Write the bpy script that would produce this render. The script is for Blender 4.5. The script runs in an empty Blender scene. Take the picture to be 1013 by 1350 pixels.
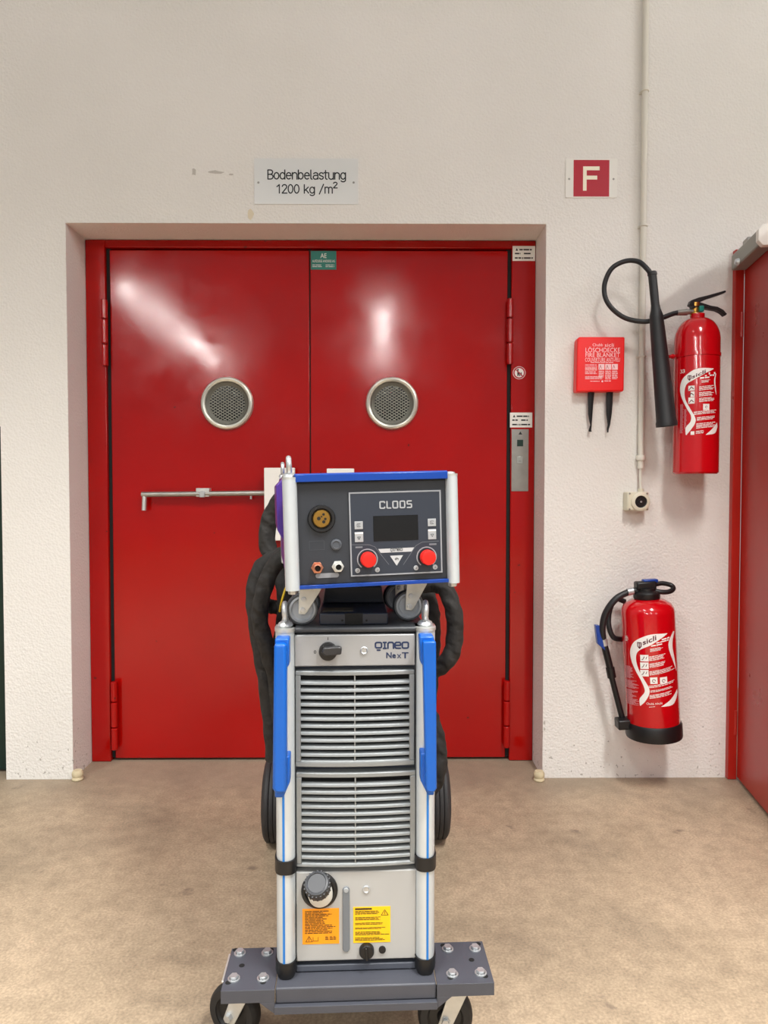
import bpy, bmesh, math, random
from mathutils import Vector, Matrix
random.seed(7)
S = bpy.context.scene
COL = S.collection
R = math.radians

# ------------------------------------------------------------------ camera, world, light, exposure
FPX = 936.0                                    # focal length for a 1013 x 1350 frame
CAM_H, CAM_D = 1.078, 2.62                     # eye height, distance to the wall plane (y = 0)
PITCH, YAW = R(1.8), R(0.4)
cd = bpy.data.cameras.new('camera'); cam = bpy.data.objects.new('camera', cd); COL.objects.link(cam)
cd.sensor_fit = 'HORIZONTAL'; cd.sensor_width = 36.0; cd.lens = 36.0 * FPX / 1013.0
cd.clip_start = 0.05
cam.location = (0, -CAM_D, CAM_H)
cam.rotation_euler = (R(90) - PITCH, 0, -YAW)
S.camera = cam
S.view_settings.view_transform = 'Standard'; S.view_settings.look = 'None'
S.view_settings.gamma = 1.0; S.view_settings.use_curve_mapping = False
S.view_settings.exposure = 0.0

wd = bpy.data.worlds.new('hall_ambient'); S.world = wd; wd.use_nodes = True
wd.node_tree.nodes['Background'].inputs[0].default_value = (1.0, 1.0, 1.0, 1)
wd.node_tree.nodes['Background'].inputs[1].default_value = 0.35

# rows of fluorescent tubes under the hall ceiling (built by ceiling_light() below), and unseen louvred lights nearer the wall, the rightmost added to brighten the right-hand wall
LAMP_Z, TUBE_R, TUBE_L = 3.44, .040, 1.86
TUBES = [(3.25, -2.3, 84)] + [(-3.0, y, 98) for y in (-6.3, -8.22, -10.14)] + [(.05, y, 98) for y in (-6.9, -8.82, -10.74)] + [(3.25, y, 100) for y in (-6.2, -8.6)]
LOUVRED_FILL = [(-2.6, -2.5, 58), (-.9, -2.5, 42), (.95, -2.5, 84)]
TUBE_COLOUR = (1.0, .98, .945)
for x, y, p in LOUVRED_FILL:
    ld = bpy.data.lights.new('louvred_fill_light', 'AREA'); ld.shape = 'RECTANGLE'; ld.size = .3; ld.size_y = 1.2
    ld.energy = p; ld.color = TUBE_COLOUR; ld.spread = R(118)
    lo = bpy.data.objects.new('louvred_fill_light', ld); COL.objects.link(lo); lo.location = (x, y, LAMP_Z)


# ------------------------------------------------------------------ pixel helpers (frame of 1013 x 1350)
CP = Vector((0, -CAM_D, CAM_H))
FW = Vector((math.sin(YAW) * math.cos(PITCH), math.cos(YAW) * math.cos(PITCH), -math.sin(PITCH)))
RT = Vector((math.cos(YAW), -math.sin(YAW), 0)); UP = RT.cross(FW)
def ray(px, py): return FW + RT * ((px - 506.5) / FPX) - UP * ((py - 675.0) / FPX)
def W(px, py, y=0.0):                          # point of the world plane y = const
    d = ray(px, py); return CP + d * ((y - CP.y) / d.y)
def G(px, py, z=0.0):                          # point of the horizontal plane z = const
    d = ray(px, py); return CP + d * ((z - CP.z) / d.z)
class Frame:                                   # a local frame: x right, y back, z up
    def __init__(s, loc, rot=(0, 0, 0)):
        from mathutils import Euler
        s.m = Matrix.Translation(Vector(loc)) @ Euler(rot, 'XYZ').to_matrix().to_4x4()
        s.i = s.m.inverted(); s.loc = loc; s.rot = rot
    def hit(s, px, py, v=0.0):                 # local (x, z) of a pixel on the local plane y = v
        o = s.i @ CP; d = s.i.to_3x3() @ ray(px, py)
        p = o + d * ((v - o.y) / d.y); return p.x, p.z

# ------------------------------------------------------------------ materials
def lin(h):
    h = h.lstrip('#'); c = [int(h[i:i + 2], 16) / 255 for i in (0, 2, 4)]
    return tuple(x / 12.92 if x <= .04045 else ((x + .055) / 1.055) ** 2.4 for x in c)
MATS = {}
def mat(name, col, rough=.5, metal=0.0, bump=0.0, bscale=100.0, var=0.0, vscale=8.0, coat=0.0, rvar=0.0, spec=0.5):
    if name in MATS: return MATS[name]
    m = bpy.data.materials.new(name); m.use_nodes = True; MATS[name] = m
    nt = m.node_tree; b = nt.nodes['Principled BSDF']
    c = lin(col) if isinstance(col, str) else col
    b.inputs['Base Color'].default_value = (*c, 1); b.inputs['Roughness'].default_value = rough
    b.inputs['Metallic'].default_value = metal; b.inputs['Coat Weight'].default_value = coat
    b.inputs['Specular IOR Level'].default_value = spec
    tc = nt.nodes.new('ShaderNodeTexCoord')
    if var or rvar:
        n = nt.nodes.new('ShaderNodeTexNoise'); n.inputs['Scale'].default_value = vscale; n.inputs['Detail'].default_value = 6
        nt.links.new(tc.outputs['Object'], n.inputs['Vector'])
        if var:
            r = nt.nodes.new('ShaderNodeValToRGB')
            r.color_ramp.elements[0].position = .3; r.color_ramp.elements[1].position = .7
            r.color_ramp.elements[0].color = (*[x * (1 - var) for x in c], 1)
            r.color_ramp.elements[1].color = (*[min(1, x * (1 + var)) for x in c], 1)
            nt.links.new(n.outputs['Fac'], r.inputs['Fac']); nt.links.new(r.outputs['Color'], b.inputs['Base Color'])
        if rvar:
            mr = nt.nodes.new('ShaderNodeMapRange'); mr.inputs['From Min'].default_value = .3; mr.inputs['From Max'].default_value = .7
            mr.inputs['To Min'].default_value = max(0, rough - rvar); mr.inputs['To Max'].default_value = rough + rvar
            nt.links.new(n.outputs['Fac'], mr.inputs['Value']); nt.links.new(mr.outputs['Result'], b.inputs['Roughness'])
    if bump:
        n2 = nt.nodes.new('ShaderNodeTexNoise'); n2.inputs['Scale'].default_value = bscale; n2.inputs['Detail'].default_value = 3
        nt.links.new(tc.outputs['Object'], n2.inputs['Vector'])
        bp = nt.nodes.new('ShaderNodeBump'); bp.inputs['Strength'].default_value = bump; bp.inputs['Distance'].default_value = .004
        nt.links.new(n2.outputs['Fac'], bp.inputs['Height']); nt.links.new(bp.outputs['Normal'], b.inputs['Normal'])
    return m

def plaster():
    m = mat('rough_plaster', '#dedad2', .85)
    nt = m.node_tree; b = nt.nodes['Principled BSDF']
    tc = next(n for n in nt.nodes if n.type == 'TEX_COORD')
    n1 = nt.nodes.new('ShaderNodeTexNoise'); n1.inputs['Scale'].default_value = 150; n1.inputs['Detail'].default_value = 3
    n2 = nt.nodes.new('ShaderNodeTexVoronoi'); n2.inputs['Scale'].default_value = 110
    for n in (n1, n2): nt.links.new(tc.outputs['Object'], n.inputs['Vector'])
    ad = nt.nodes.new('ShaderNodeMath'); ad.operation = 'ADD'
    nt.links.new(n1.outputs['Fac'], ad.inputs[0]); nt.links.new(n2.outputs['Distance'], ad.inputs[1])
    bp = nt.nodes.new('ShaderNodeBump'); bp.inputs['Strength'].default_value = .30; bp.inputs['Distance'].default_value = .006
    nt.links.new(ad.outputs[0], bp.inputs['Height']); nt.links.new(bp.outputs['Normal'], b.inputs['Normal'])
    # faint unevenness plus small dark specks, denser near the floor (scuffs and dirt)
    n3 = nt.nodes.new('ShaderNodeTexNoise'); n3.inputs['Scale'].default_value = 1.3; n3.inputs['Detail'].default_value = 5
    nt.links.new(tc.outputs['Object'], n3.inputs['Vector'])
    r = nt.nodes.new('ShaderNodeValToRGB'); r.color_ramp.elements[0].position = .3; r.color_ramp.elements[1].position = .7
    r.color_ramp.elements[0].color = (*lin('#e0ddd7'), 1); r.color_ramp.elements[1].color = (*lin('#e9e6e1'), 1)
    nt.links.new(n3.outputs['Fac'], r.inputs['Fac'])
    n4 = nt.nodes.new('ShaderNodeTexNoise'); n4.inputs['Scale'].default_value = 60; n4.inputs['Detail'].default_value = 2
    nt.links.new(tc.outputs['Object'], n4.inputs['Vector'])
    sx = nt.nodes.new('ShaderNodeSeparateXYZ'); nt.links.new(tc.outputs['Object'], sx.inputs[0])
    mr = nt.nodes.new('ShaderNodeMapRange'); mr.inputs['From Min'].default_value = 0; mr.inputs['From Max'].default_value = .45
    mr.inputs['To Min'].default_value = .655; mr.inputs['To Max'].default_value = .80
    nt.links.new(sx.outputs['Z'], mr.inputs['Value'])
    gt = nt.nodes.new('ShaderNodeMath'); gt.operation = 'GREATER_THAN'
    nt.links.new(n4.outputs['Fac'], gt.inputs[0]); nt.links.new(mr.outputs['Result'], gt.inputs[1])
    mx = nt.nodes.new('ShaderNodeMix'); mx.data_type = 'RGBA'
    ml = nt.nodes.new('ShaderNodeMath'); ml.operation = 'MULTIPLY'; ml.inputs[1].default_value = .6
    nt.links.new(gt.outputs[0], ml.inputs[0]); nt.links.new(ml.outputs[0], mx.inputs[0])
    nt.links.new(r.outputs['Color'], mx.inputs[6]); mx.inputs[7].default_value = (*lin('#8b8378'), 1)
    nt.links.new(mx.outputs[2], b.inputs['Base Color'])
    return m

def concrete():
    m = mat('worn_concrete', '#b39a80', .55)
    nt = m.node_tree; b = nt.nodes['Principled BSDF']
    tc = next(n for n in nt.nodes if n.type == 'TEX_COORD')
    def noise(scale, detail=6, rough=.6, dist=0):
        n = nt.nodes.new('ShaderNodeTexNoise'); n.inputs['Scale'].default_value = scale; n.inputs['Detail'].default_value = detail
        n.inputs['Roughness'].default_value = rough; n.inputs['Distortion'].default_value = dist
        nt.links.new(tc.outputs['Object'], n.inputs['Vector']); return n.outputs['Fac']
    def ramp(src, stops):
        r = nt.nodes.new('ShaderNodeValToRGB'); e = r.color_ramp.elements
        while len(e) < len(stops): e.new(.5)
        for k, (p, c) in enumerate(stops):
            e[k].position = p; e[k].color = (*(lin(c) if isinstance(c, str) else (c, c, c)), 1)
        nt.links.new(src, r.inputs['Fac']); return r.outputs['Color']
    def mix(f, a, bb, mode='MIX'):
        x = nt.nodes.new('ShaderNodeMix'); x.data_type = 'RGBA'; x.blend_type = mode
        for s, i in ((f, 0), (a, 6), (bb, 7)):
            if isinstance(s, (float, int)): x.inputs[i].default_value = s
            elif isinstance(s, str): x.inputs[i].default_value = (*lin(s), 1)
            else: nt.links.new(s, x.inputs[i])
        return x.outputs[2]
    base = ramp(noise(1.6, 8, .62, .4), [(.28, '#887966'), (.45, '#ab987f'), (.7, '#bea98f')])
    fine = ramp(noise(160, 3), [(.3, .72), (.7, 1.18)])
    c = mix(1.0, base, fine, 'MULTIPLY')
    mid = ramp(noise(22, 5), [(.32, .84), (.62, 1.06)])
    c = mix(1.0, c, mid, 'MULTIPLY')
    spots = ramp(noise(9, 3, .5), [(.69, .0), (.735, .65)])
    c = mix(spots, c, '#6e6155')
    # greyer, darker band along the floor in front of the wall, with a wavering edge
    sx = nt.nodes.new('ShaderNodeSeparateXYZ'); nt.links.new(tc.outputs['Object'], sx.inputs[0])
    wob = nt.nodes.new('ShaderNodeMath'); wob.operation = 'MULTIPLY_ADD'; wob.inputs[1].default_value = .5
    nt.links.new(noise(5, 4), wob.inputs[0]); nt.links.new(sx.outputs['Y'], wob.inputs[2])
    mr = nt.nodes.new('ShaderNodeMapRange'); mr.inputs['From Min'].default_value = .02; mr.inputs['From Max'].default_value = .26
    mr.inputs['To Min'].default_value = 0; mr.inputs['To Max'].default_value = .62
    nt.links.new(wob.outputs[0], mr.inputs['Value'])
    c = mix(mr.outputs['Result'], c, '#857767')
    nt.links.new(c, b.inputs['Base Color'])
    rr = nt.nodes.new('ShaderNodeMapRange'); rr.inputs['To Min'].default_value = .42; rr.inputs['To Max'].default_value = .75
    nt.links.new(noise(6, 5), rr.inputs['Value']); nt.links.new(rr.outputs['Result'], b.inputs['Roughness'])
    bp = nt.nodes.new('ShaderNodeBump'); bp.inputs['Strength'].default_value = .12; bp.inputs['Distance'].default_value = .003
    nt.links.new(noise(110, 4), bp.inputs['Height']); nt.links.new(bp.outputs['Normal'], b.inputs['Normal'])
    return m

def door_paint():
    m = mat('red_gloss_door_paint', '#b00f0d', .2, spec=.42)
    nt = m.node_tree; b = nt.nodes['Principled BSDF']
    tc = next(n for n in nt.nodes if n.type == 'TEX_COORD')
    n1 = nt.nodes.new('ShaderNodeTexNoise'); n1.inputs['Scale'].default_value = 5; n1.inputs['Detail'].default_value = 8; n1.inputs['Roughness'].default_value = .7
    n2 = nt.nodes.new('ShaderNodeTexNoise'); n2.inputs['Scale'].default_value = 2.2; n2.inputs['Detail'].default_value = 3
    n3 = nt.nodes.new('ShaderNodeTexNoise'); n3.inputs['Scale'].default_value = 26; n3.inputs['Detail'].default_value = 5
    for n in (n1, n2, n3): nt.links.new(tc.outputs['Object'], n.inputs['Vector'])
    mr = nt.nodes.new('ShaderNodeMapRange'); mr.inputs['From Min'].default_value = .3; mr.inputs['From Max'].default_value = .7
    mr.inputs['To Min'].default_value = .06; mr.inputs['To Max'].default_value = .18
    nt.links.new(n1.outputs['Fac'], mr.inputs['Value']); nt.links.new(mr.outputs['Result'], b.inputs['Roughness'])
    r = nt.nodes.new('ShaderNodeValToRGB'); r.color_ramp.elements[0].position = .3; r.color_ramp.elements[1].position = .7
    r.color_ramp.elements[0].color = (*lin('#9c0604'), 1); r.color_ramp.elements[1].color = (*lin('#aa0a06'), 1)
    nt.links.new(n2.outputs['Fac'], r.inputs['Fac'])
    # small chips in the paint
    n4 = nt.nodes.new('ShaderNodeTexNoise'); n4.inputs['Scale'].default_value = 38; n4.inputs['Detail'].default_value = 1
    nt.links.new(tc.outputs['Object'], n4.inputs['Vector'])
    gt = nt.nodes.new('ShaderNodeMath'); gt.operation = 'GREATER_THAN'; gt.inputs[1].default_value = .80
    nt.links.new(n4.outputs['Fac'], gt.inputs[0])
    mx = nt.nodes.new('ShaderNodeMix'); mx.data_type = 'RGBA'; nt.links.new(gt.outputs[0], mx.inputs[0])
    nt.links.new(r.outputs['Color'], mx.inputs[6]); mx.inputs[7].default_value = (*lin('#6d1512'), 1)
    nt.links.new(mx.outputs[2], b.inputs['Base Color'])
    bp = nt.nodes.new('ShaderNodeBump'); bp.inputs['Strength'].default_value = .05; bp.inputs['Distance'].default_value = .004
    ad = nt.nodes.new('ShaderNodeMath'); ad.operation = 'MULTIPLY_ADD'; ad.inputs[1].default_value = .35
    nt.links.new(n3.outputs['Fac'], ad.inputs[0]); nt.links.new(n1.outputs['Fac'], ad.inputs[2])
    nt.links.new(ad.outputs[0], bp.inputs['Height']); nt.links.new(bp.outputs['Normal'], b.inputs['Normal'])
    return m

PLASTER = plaster(); CONCRETE = concrete(); DOOR = door_paint()
RED2 = mat('red_satin_door_paint', '#b0241a', .34, var=.06, vscale=3, rvar=.08)
EXT = mat('red_enamel', '#c20310', .16, coat=.5)
BLANKET = mat('red_plastic', '#f00a08', .35)
ALU = mat('anodised_aluminium', '#c9d0d4', .34, .35, var=.03, vscale=20)
SILVER = mat('silver_paint', '#a2a3a4', .42, .25, bump=.03, bscale=900)
SILVER2 = mat('silver_paint_vent', '#8e9293', .4, .3, bump=.03, bscale=900)
STEEL = mat('brushed_steel', '#9d9a94', .36, .8, var=.08, vscale=30)
ZINC = mat('zinc_plated_steel', '#c3c6c8', .33, .7, var=.1, vscale=60)
ZINCY = mat('yellow_passivated_zinc', '#cfd0cc', .34, .6, var=.08, vscale=50)
BRASS = mat('brass', '#c09448', .28, .95)
COPPER = mat('reddish_copper', '#c98a70', .3, .9)
BLUE = mat('blue_plastic', '#0358b4', .34)
BLUE2 = mat('blue_enamel', '#073a90', .3)
NAVY = mat('dark_blue_enamel', '#1c2c66', .38)
PURPLE = mat('enamel_purple_reflection', '#4a2f86', .3)  # purple reflection put into the base colour of the cover
CHAR = mat('charcoal_powder_coat', '#272b32', .48, bump=.05, bscale=1200)
GREYP = mat('grey_powder_coat', '#45474f', .45, bump=.08, bscale=700, var=.06, vscale=14)
DGREY = mat('dark_grey_sheet', '#4b4f59', .5, bump=.05, bscale=900)
BLACK = mat('black_plastic', '#0f0f11', .42)
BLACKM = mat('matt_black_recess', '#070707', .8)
RUBBER = mat('black_rubber', '#1d1c1c', .6, var=.15, vscale=30)
RUBBERG = mat('grey_rubber_tyre', '#2d2c2d', .62, var=.12, vscale=20)
HUB = mat('grey_plastic_wheel', '#92979d', .5)
FABRIC = mat('black_woven_sleeve', '#272523', .8, var=.25, vscale=60)
def folds(m):                                   # soft creases of a loose textile sleeve
    nt = m.node_tree; tc = next(n for n in nt.nodes if n.type == 'TEX_COORD')
    w = nt.nodes.new('ShaderNodeTexWave'); w.bands_direction = 'DIAGONAL'; w.inputs['Scale'].default_value = 9
    w.inputs['Distortion'].default_value = 7; w.inputs['Detail'].default_value = 3; w.inputs['Detail Scale'].default_value = 1.4
    n = nt.nodes.new('ShaderNodeTexNoise'); n.inputs['Scale'].default_value = 420
    ad = nt.nodes.new('ShaderNodeMath'); ad.operation = 'MULTIPLY_ADD'; ad.inputs[1].default_value = .12
    for q_ in (w, n): nt.links.new(tc.outputs['Object'], q_.inputs['Vector'])
    nt.links.new(n.outputs['Fac'], ad.inputs[0]); nt.links.new(w.outputs['Fac'], ad.inputs[2])
    bp = nt.nodes.new('ShaderNodeBump'); bp.inputs['Strength'].default_value = .55; bp.inputs['Distance'].default_value = .008
    nt.links.new(ad.outputs[0], bp.inputs['Height']); nt.links.new(bp.outputs['Normal'], nt.nodes['Principled BSDF'].inputs['Normal'])
folds(FABRIC)
HOSE = mat('black_rubber_hose', '#1b1b1e', .48)
HORN = mat('black_horn_plastic', '#1e1f21', .5, bump=.08, bscale=300)
WHITE = mat('white_print', '#f1eeea', .5)
PINK = mat('faded_white_print', '#d68c92', .5)
WSHEET = mat('white_enamel_plate', '#e9e7e0', .4)
ALUSIGN = mat('aluminium_sign', '#e0e0dd', .32, .35, var=.02, vscale=6)
INK = mat('black_ink', '#16181c', .6)
DBLUEINK = mat('dark_blue_print', '#15294d', .5)
GREYINK = mat('grey_print', '#8e9196', .5)
LGREY = mat('light_grey_key', '#9c9fa2', .5)
SIGNRED = mat('sign_red', '#b0122a', .4)
CREAM = mat('cream_print', '#f6efd8', .5)
TEAL = mat('teal_label', '#0b7468', .4)
ORANGE = mat('orange_label', '#f59a0c', .5)
YELLOW = mat('yellow_label', '#f5bf0c', .5)
IVORY = mat('ivory_plastic', '#d8d2bd', .45)
CONDUIT = mat('cream_painted_conduit', '#dbd7cb', .45)
SCREEN = mat('dark_display', '#141517', .2)
KNOB = mat('red_knob_plastic', '#e21a10', .4)
GREEN = mat('dark_green_paint', '#03251d', .4)
STONE = mat('beige_rubber_stop', '#cdbf9d', .7, var=.1, vscale=40)
YWIRE = mat('yellow_wire', '#c8a81c', .5)
BROWN = mat('brown_label', '#4b4436', .5)
MESHM = mat('grey_wire', '#94948a', .4, .3)

# ------------------------------------------------------------------ mesh builder
class MB:
    def __init__(s): s.v = []; s.f = []
    def add(s, vs, fs):
        o = len(s.v); s.v += [Vector(p) for p in vs]; s.f += [tuple(i + o for i in f) for f in fs]; return s
    def box(s, x0, x1, y0, y1, z0, z1):
        return s.add([(x0, y0, z0), (x1, y0, z0), (x1, y1, z0), (x0, y1, z0), (x0, y0, z1), (x1, y0, z1), (x1, y1, z1), (x0, y1, z1)],
                     [(0, 3, 2, 1), (4, 5, 6, 7), (0, 1, 5, 4), (1, 2, 6, 5), (2, 3, 7, 6), (3, 0, 4, 7)])
    def lathe(s, prof, o, ax=(0, 0, 1), n=32, ref=None, closed=False):   # prof: (radius, distance along ax)
        ax = Vector(ax).normalized(); o = Vector(o)
        a = Vector(ref) if ref else (Vector((1, 0, 0)) if abs(ax.x) < .8 else Vector((0, 0, 1)))
        a = (a - ax * a.dot(ax)).normalized(); b = ax.cross(a)
        vs, fs = [], []; rows = []
        for r, h in prof:
            if r < 1e-6: rows.append([len(vs)]); vs.append(o + ax * h)
            else:
                rows.append(list(range(len(vs), len(vs) + n)))
                vs += [o + ax * h + (a * math.cos(2 * math.pi * k / n) + b * math.sin(2 * math.pi * k / n)) * r for k in range(n)]
        if closed: rows.append(rows[0])
        for p, q in zip(rows, rows[1:]):
            for k in range(n):
                k2 = (k + 1) % n
                if len(p) == 1 and len(q) == 1: continue
                if len(p) == 1: fs.append((p[0], q[k2], q[k]))
                elif len(q) == 1: fs.append((p[k], p[k2], q[0]))
                else: fs.append((p[k], p[k2], q[k2], q[k]))
        return s.add(vs, fs)
    def cyl(s, p0, p1, r, n=20, r1=None):
        p0 = Vector(p0); p1 = Vector(p1); h = (p1 - p0).length; r1 = r if r1 is None else r1
        return s.lathe([(0, 0), (r, 0), (r1, h), (0, h)], p0, p1 - p0, n)
    def ring(s, o, ax, R_, r, n=32, m=12):
        return s.lathe([(R_ + r * math.cos(2 * math.pi * k / m), r * math.sin(2 * math.pi * k / m)) for k in range(m)], o, ax, n, closed=True)
    def tube(s, pts, r, n=12, smooth=8, flat=1.0, caps=True):
        P = spline(pts, smooth) if smooth else [Vector(p) for p in pts]
        m = len(P); rr = (lambda t: r) if not callable(r) else r
        T = [(P[min(i + 1, m - 1)] - P[max(i - 1, 0)]).normalized() for i in range(m)]
        up = Vector((0, 0, 1)) if abs(T[0].z) < .9 else Vector((1, 0, 0))
        N = (up - T[0] * up.dot(T[0])).normalized(); vs = []; fs = []
        for i in range(m):
            N = (N - T[i] * N.dot(T[i])).normalized(); B = T[i].cross(N)
            for k in range(n):
                a = 2 * math.pi * k / n; q = rr(i / (m - 1)) if not callable(r) or r.__code__.co_argcount == 1 else r(i / (m - 1), a)
                vs.append(P[i] + (N * math.cos(a) + B * math.sin(a) * flat) * q)
        for i in range(m - 1):
            for k in range(n):
                k2 = (k + 1) % n; fs.append((i * n + k, i * n + k2, (i + 1) * n + k2, (i + 1) * n + k))
        if caps: fs.append(tuple(range(n - 1, -1, -1))); fs.append(tuple((m - 1) * n + k for k in range(n)))
        return s.add(vs, fs)
    def prism(s, poly, y0, y1):                 # poly in (x, z), extruded along y
        n = len(poly)
        vs = [(x, y0, z) for x, z in poly] + [(x, y1, z) for x, z in poly]
        return s.add(vs, [tuple(range(n)), tuple(range(2 * n - 1, n - 1, -1))] + [(i, n + i, n + (i + 1) % n, (i + 1) % n) for i in range(n)])
    def prismz(s, poly, z0, z1):                # poly in (x, y), extruded along z
        n = len(poly)
        vs = [(x, y, z0) for x, y in poly] + [(x, y, z1) for x, y in poly]
        return s.add(vs, [tuple(range(n - 1, -1, -1)), tuple(range(n, 2 * n))] + [(i, (i + 1) % n, n + (i + 1) % n, n + i) for i in range(n)])
    def prismx(s, poly, x0, x1):                # poly in (y, z), extruded along x
        n = len(poly)
        vs = [(x0, y, z) for y, z in poly] + [(x1, y, z) for y, z in poly]
        return s.add(vs, [tuple(range(n)), tuple(range(2 * n - 1, n - 1, -1))] + [(i, n + i, n + (i + 1) % n, (i + 1) % n) for i in range(n)])
    def xf(s, m, i0=0):
        for i in range(i0, len(s.v)): s.v[i] = m @ s.v[i]
        return s
    def to(s, fn, i0=0):
        if i0 == 0: return s.to_(fn)                        # remap 2D (x, z) print onto a surface
        for i in range(i0, len(s.v)): s.v[i] = Vector(fn(s.v[i].x, s.v[i].z))
        return s
    def to_(s, fn):                             # laps get a hair of height so that no two faces are coplanar
        lift = {}
        for k, f in enumerate(s.f):
            for i in f: lift[i] = (k % 13) * 8e-6
        for i, v in enumerate(s.v): s.v[i] = Vector(fn(v.x, v.z)) + Vector((0, -lift.get(i, 0), 0))
        return s
    def mesh(s, name, smooth=35):
        me = bpy.data.meshes.new(name); me.from_pydata([tuple(v) for v in s.v], [], s.f); me.update()
        bm = bmesh.new(); bm.from_mesh(me)
        bmesh.ops.recalc_face_normals(bm, faces=bm.faces); bm.to_mesh(me); bm.free()
        if smooth:
            me.polygons.foreach_set('use_smooth', [True] * len(me.polygons)); me.set_sharp_from_angle(angle=R(smooth))
        return me
def spline(pts, k=8):
    P = [Vector(p) for p in pts]; P = [2 * P[0] - P[1]] + P + [2 * P[-1] - P[-2]]; out = []
    for i in range(1, len(P) - 2):
        a, b, c, d = P[i - 1:i + 3]
        for j in range(k):
            t = j / k
            out.append(.5 * ((2 * b) + (c - a) * t + (2 * a - 5 * b + 4 * c - d) * t * t + (3 * b - a - 3 * c + d) * t ** 3))
    out.append(P[-2]); return out
def obj(name, mb, m, parent=None, bevel=0, loc=None, smooth=35, segs=2, label=None, stuff=False):
    me = mb if isinstance(mb, bpy.types.Mesh) else mb.mesh(name, smooth)
    if not me.materials: me.materials.append(m)
    o = bpy.data.objects.new(name, me); COL.objects.link(o)
    if parent: o.parent = parent
    if loc: o.location = loc
    if bevel:
        b = o.modifiers.new('bevel', 'BEVEL'); b.width = bevel; b.segments = segs; b.limit_method = 'ANGLE'; b.angle_limit = R(40)
        b.harden_normals = False
    if label: o['label'] = label
    if stuff: o['kind'] = 'stuff'
    return o
def thing(name, label, cat, fr, group=None):
    o = bpy.data.objects.new(name, None); COL.objects.link(o); o.empty_display_size = .05
    o.location = fr.loc; o.rotation_euler = fr.rot; o['label'] = label; o['category'] = cat
    if group: o['group'] = group
    return o
def tag(o, label, cat, group=None):
    o['label'] = label; o['category'] = cat
    if group: o['group'] = group
    return o
def struct(name, mb, m, parent=None, **k):
    o = obj(name, mb, m, parent, **k)
    if not parent: o['kind'] = 'structure'
    return o

# ------------------------------------------------------------------ print: stroke lettering, font lettering, text rows
def arc(cx, cz, rx, rz, a0, a1, n=12):
    return [(cx + rx * math.cos(R(a0 + (a1 - a0) * i / n)), cz + rz * math.sin(R(a0 + (a1 - a0) * i / n))) for i in range(n + 1)]
def rrect(x0, z0, x1, z1, r):
    return arc(x1 - r, z1 - r, r, r, 0, 90, 4) + arc(x0 + r, z1 - r, r, r, 90, 180, 4) + arc(x0 + r, z0 + r, r, r, 180, 270, 4) + arc(x1 - r, z0 + r, r, r, 270, 360, 4)
DIN = {
 'B': (.58, [[(.06, 0), (.06, 1), (.3, 1)] + arc(.3, .76, .2, .24, 90, -90)[1:] + [(.06, .52)], [(.3, .52)] + arc(.3, .26, .24, .26, 90, -90) + [(.06, 0)]]),
 'o': (.56, [arc(.28, .36, .22, .35, 0, 360, 24)]),
 'd': (.58, [arc(.28, .36, .22, .35, 0, 360, 24), [(.5, 0), (.5, 1)]]),
 'b': (.58, [arc(.28, .36, .22, .35, 0, 360, 24), [(.06, 0), (.06, 1)]]),
 'e': (.56, [[(.06, .38), (.5, .38)] + arc(.28, .36, .22, .35, 0, 310, 20)]),
 'n': (.56, [[(.06, 0), (.06, .71)], [(.06, .4)] + arc(.28, .47, .21, .24, 180, 0) + [(.49, 0)]]),
 'u': (.56, [[(.49, .71), (.49, 0)], [(.06, .71)] + arc(.28, .24, .22, .24, 180, 360) + [(.49, .3)]]),
 'l': (.26, [[(.08, 1), (.08, .15)] + arc(.2, .15, .12, .15, 180, 270, 6)]),
 'a': (.55, [arc(.27, .5, .21, .21, 150, 0) + [(.48, 0)], [(.48, .42), (.25, .42)] + arc(.24, .21, .19, .21, 90, 270) + [(.36, .02), (.48, .14)]]),
 's': (.5, [arc(.25, .53, .18, .18, 20, 180, 8) + [(.1, .44), (.4, .28)] + arc(.25, .18, .18, .18, 10, -160, 10)]),
 't': (.38, [[(.14, .95), (.14, .16)] + arc(.28, .16, .14, .16, 180, 275, 6), [(0, .71), (.33, .71)]]),
 'g': (.58, [arc(.28, .36, .22, .35, 0, 360, 24), [(.5, .71), (.5, -.1)] + arc(.28, -.08, .22, .2, 0, -150, 12)]),
 'k': (.52, [[(.06, 0), (.06, 1)], [(.08, .28), (.44, .71)], [(.2, .42), (.48, 0)]]),
 'm': (.82, [[(.06, 0), (.06, .71)], [(.06, .45)] + arc(.23, .5, .17, .21, 180, 0) + [(.4, 0)], [(.4, .45)] + arc(.57, .5, .17, .21, 180, 0) + [(.74, 0)]]),
 '1': (.5, [[(.06, .76), (.28, 1), (.28, 0)]]),
 '2': (.56, [arc(.27, .75, .21, .25, 170, -30, 12) + [(.05, 0), (.5, 0)]]),
 '0': (.58, [arc(.28, .5, .22, .5, 0, 360, 24)]),
 '/': (.5, [[(.02, -.1), (.42, 1.05)]]), ' ': (.36, []),
 'F': (.5, [[(.05, 0), (.05, 1), (.5, 1)], [(.05, .55), (.44, .55)]]),
}
q = .14
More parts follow.
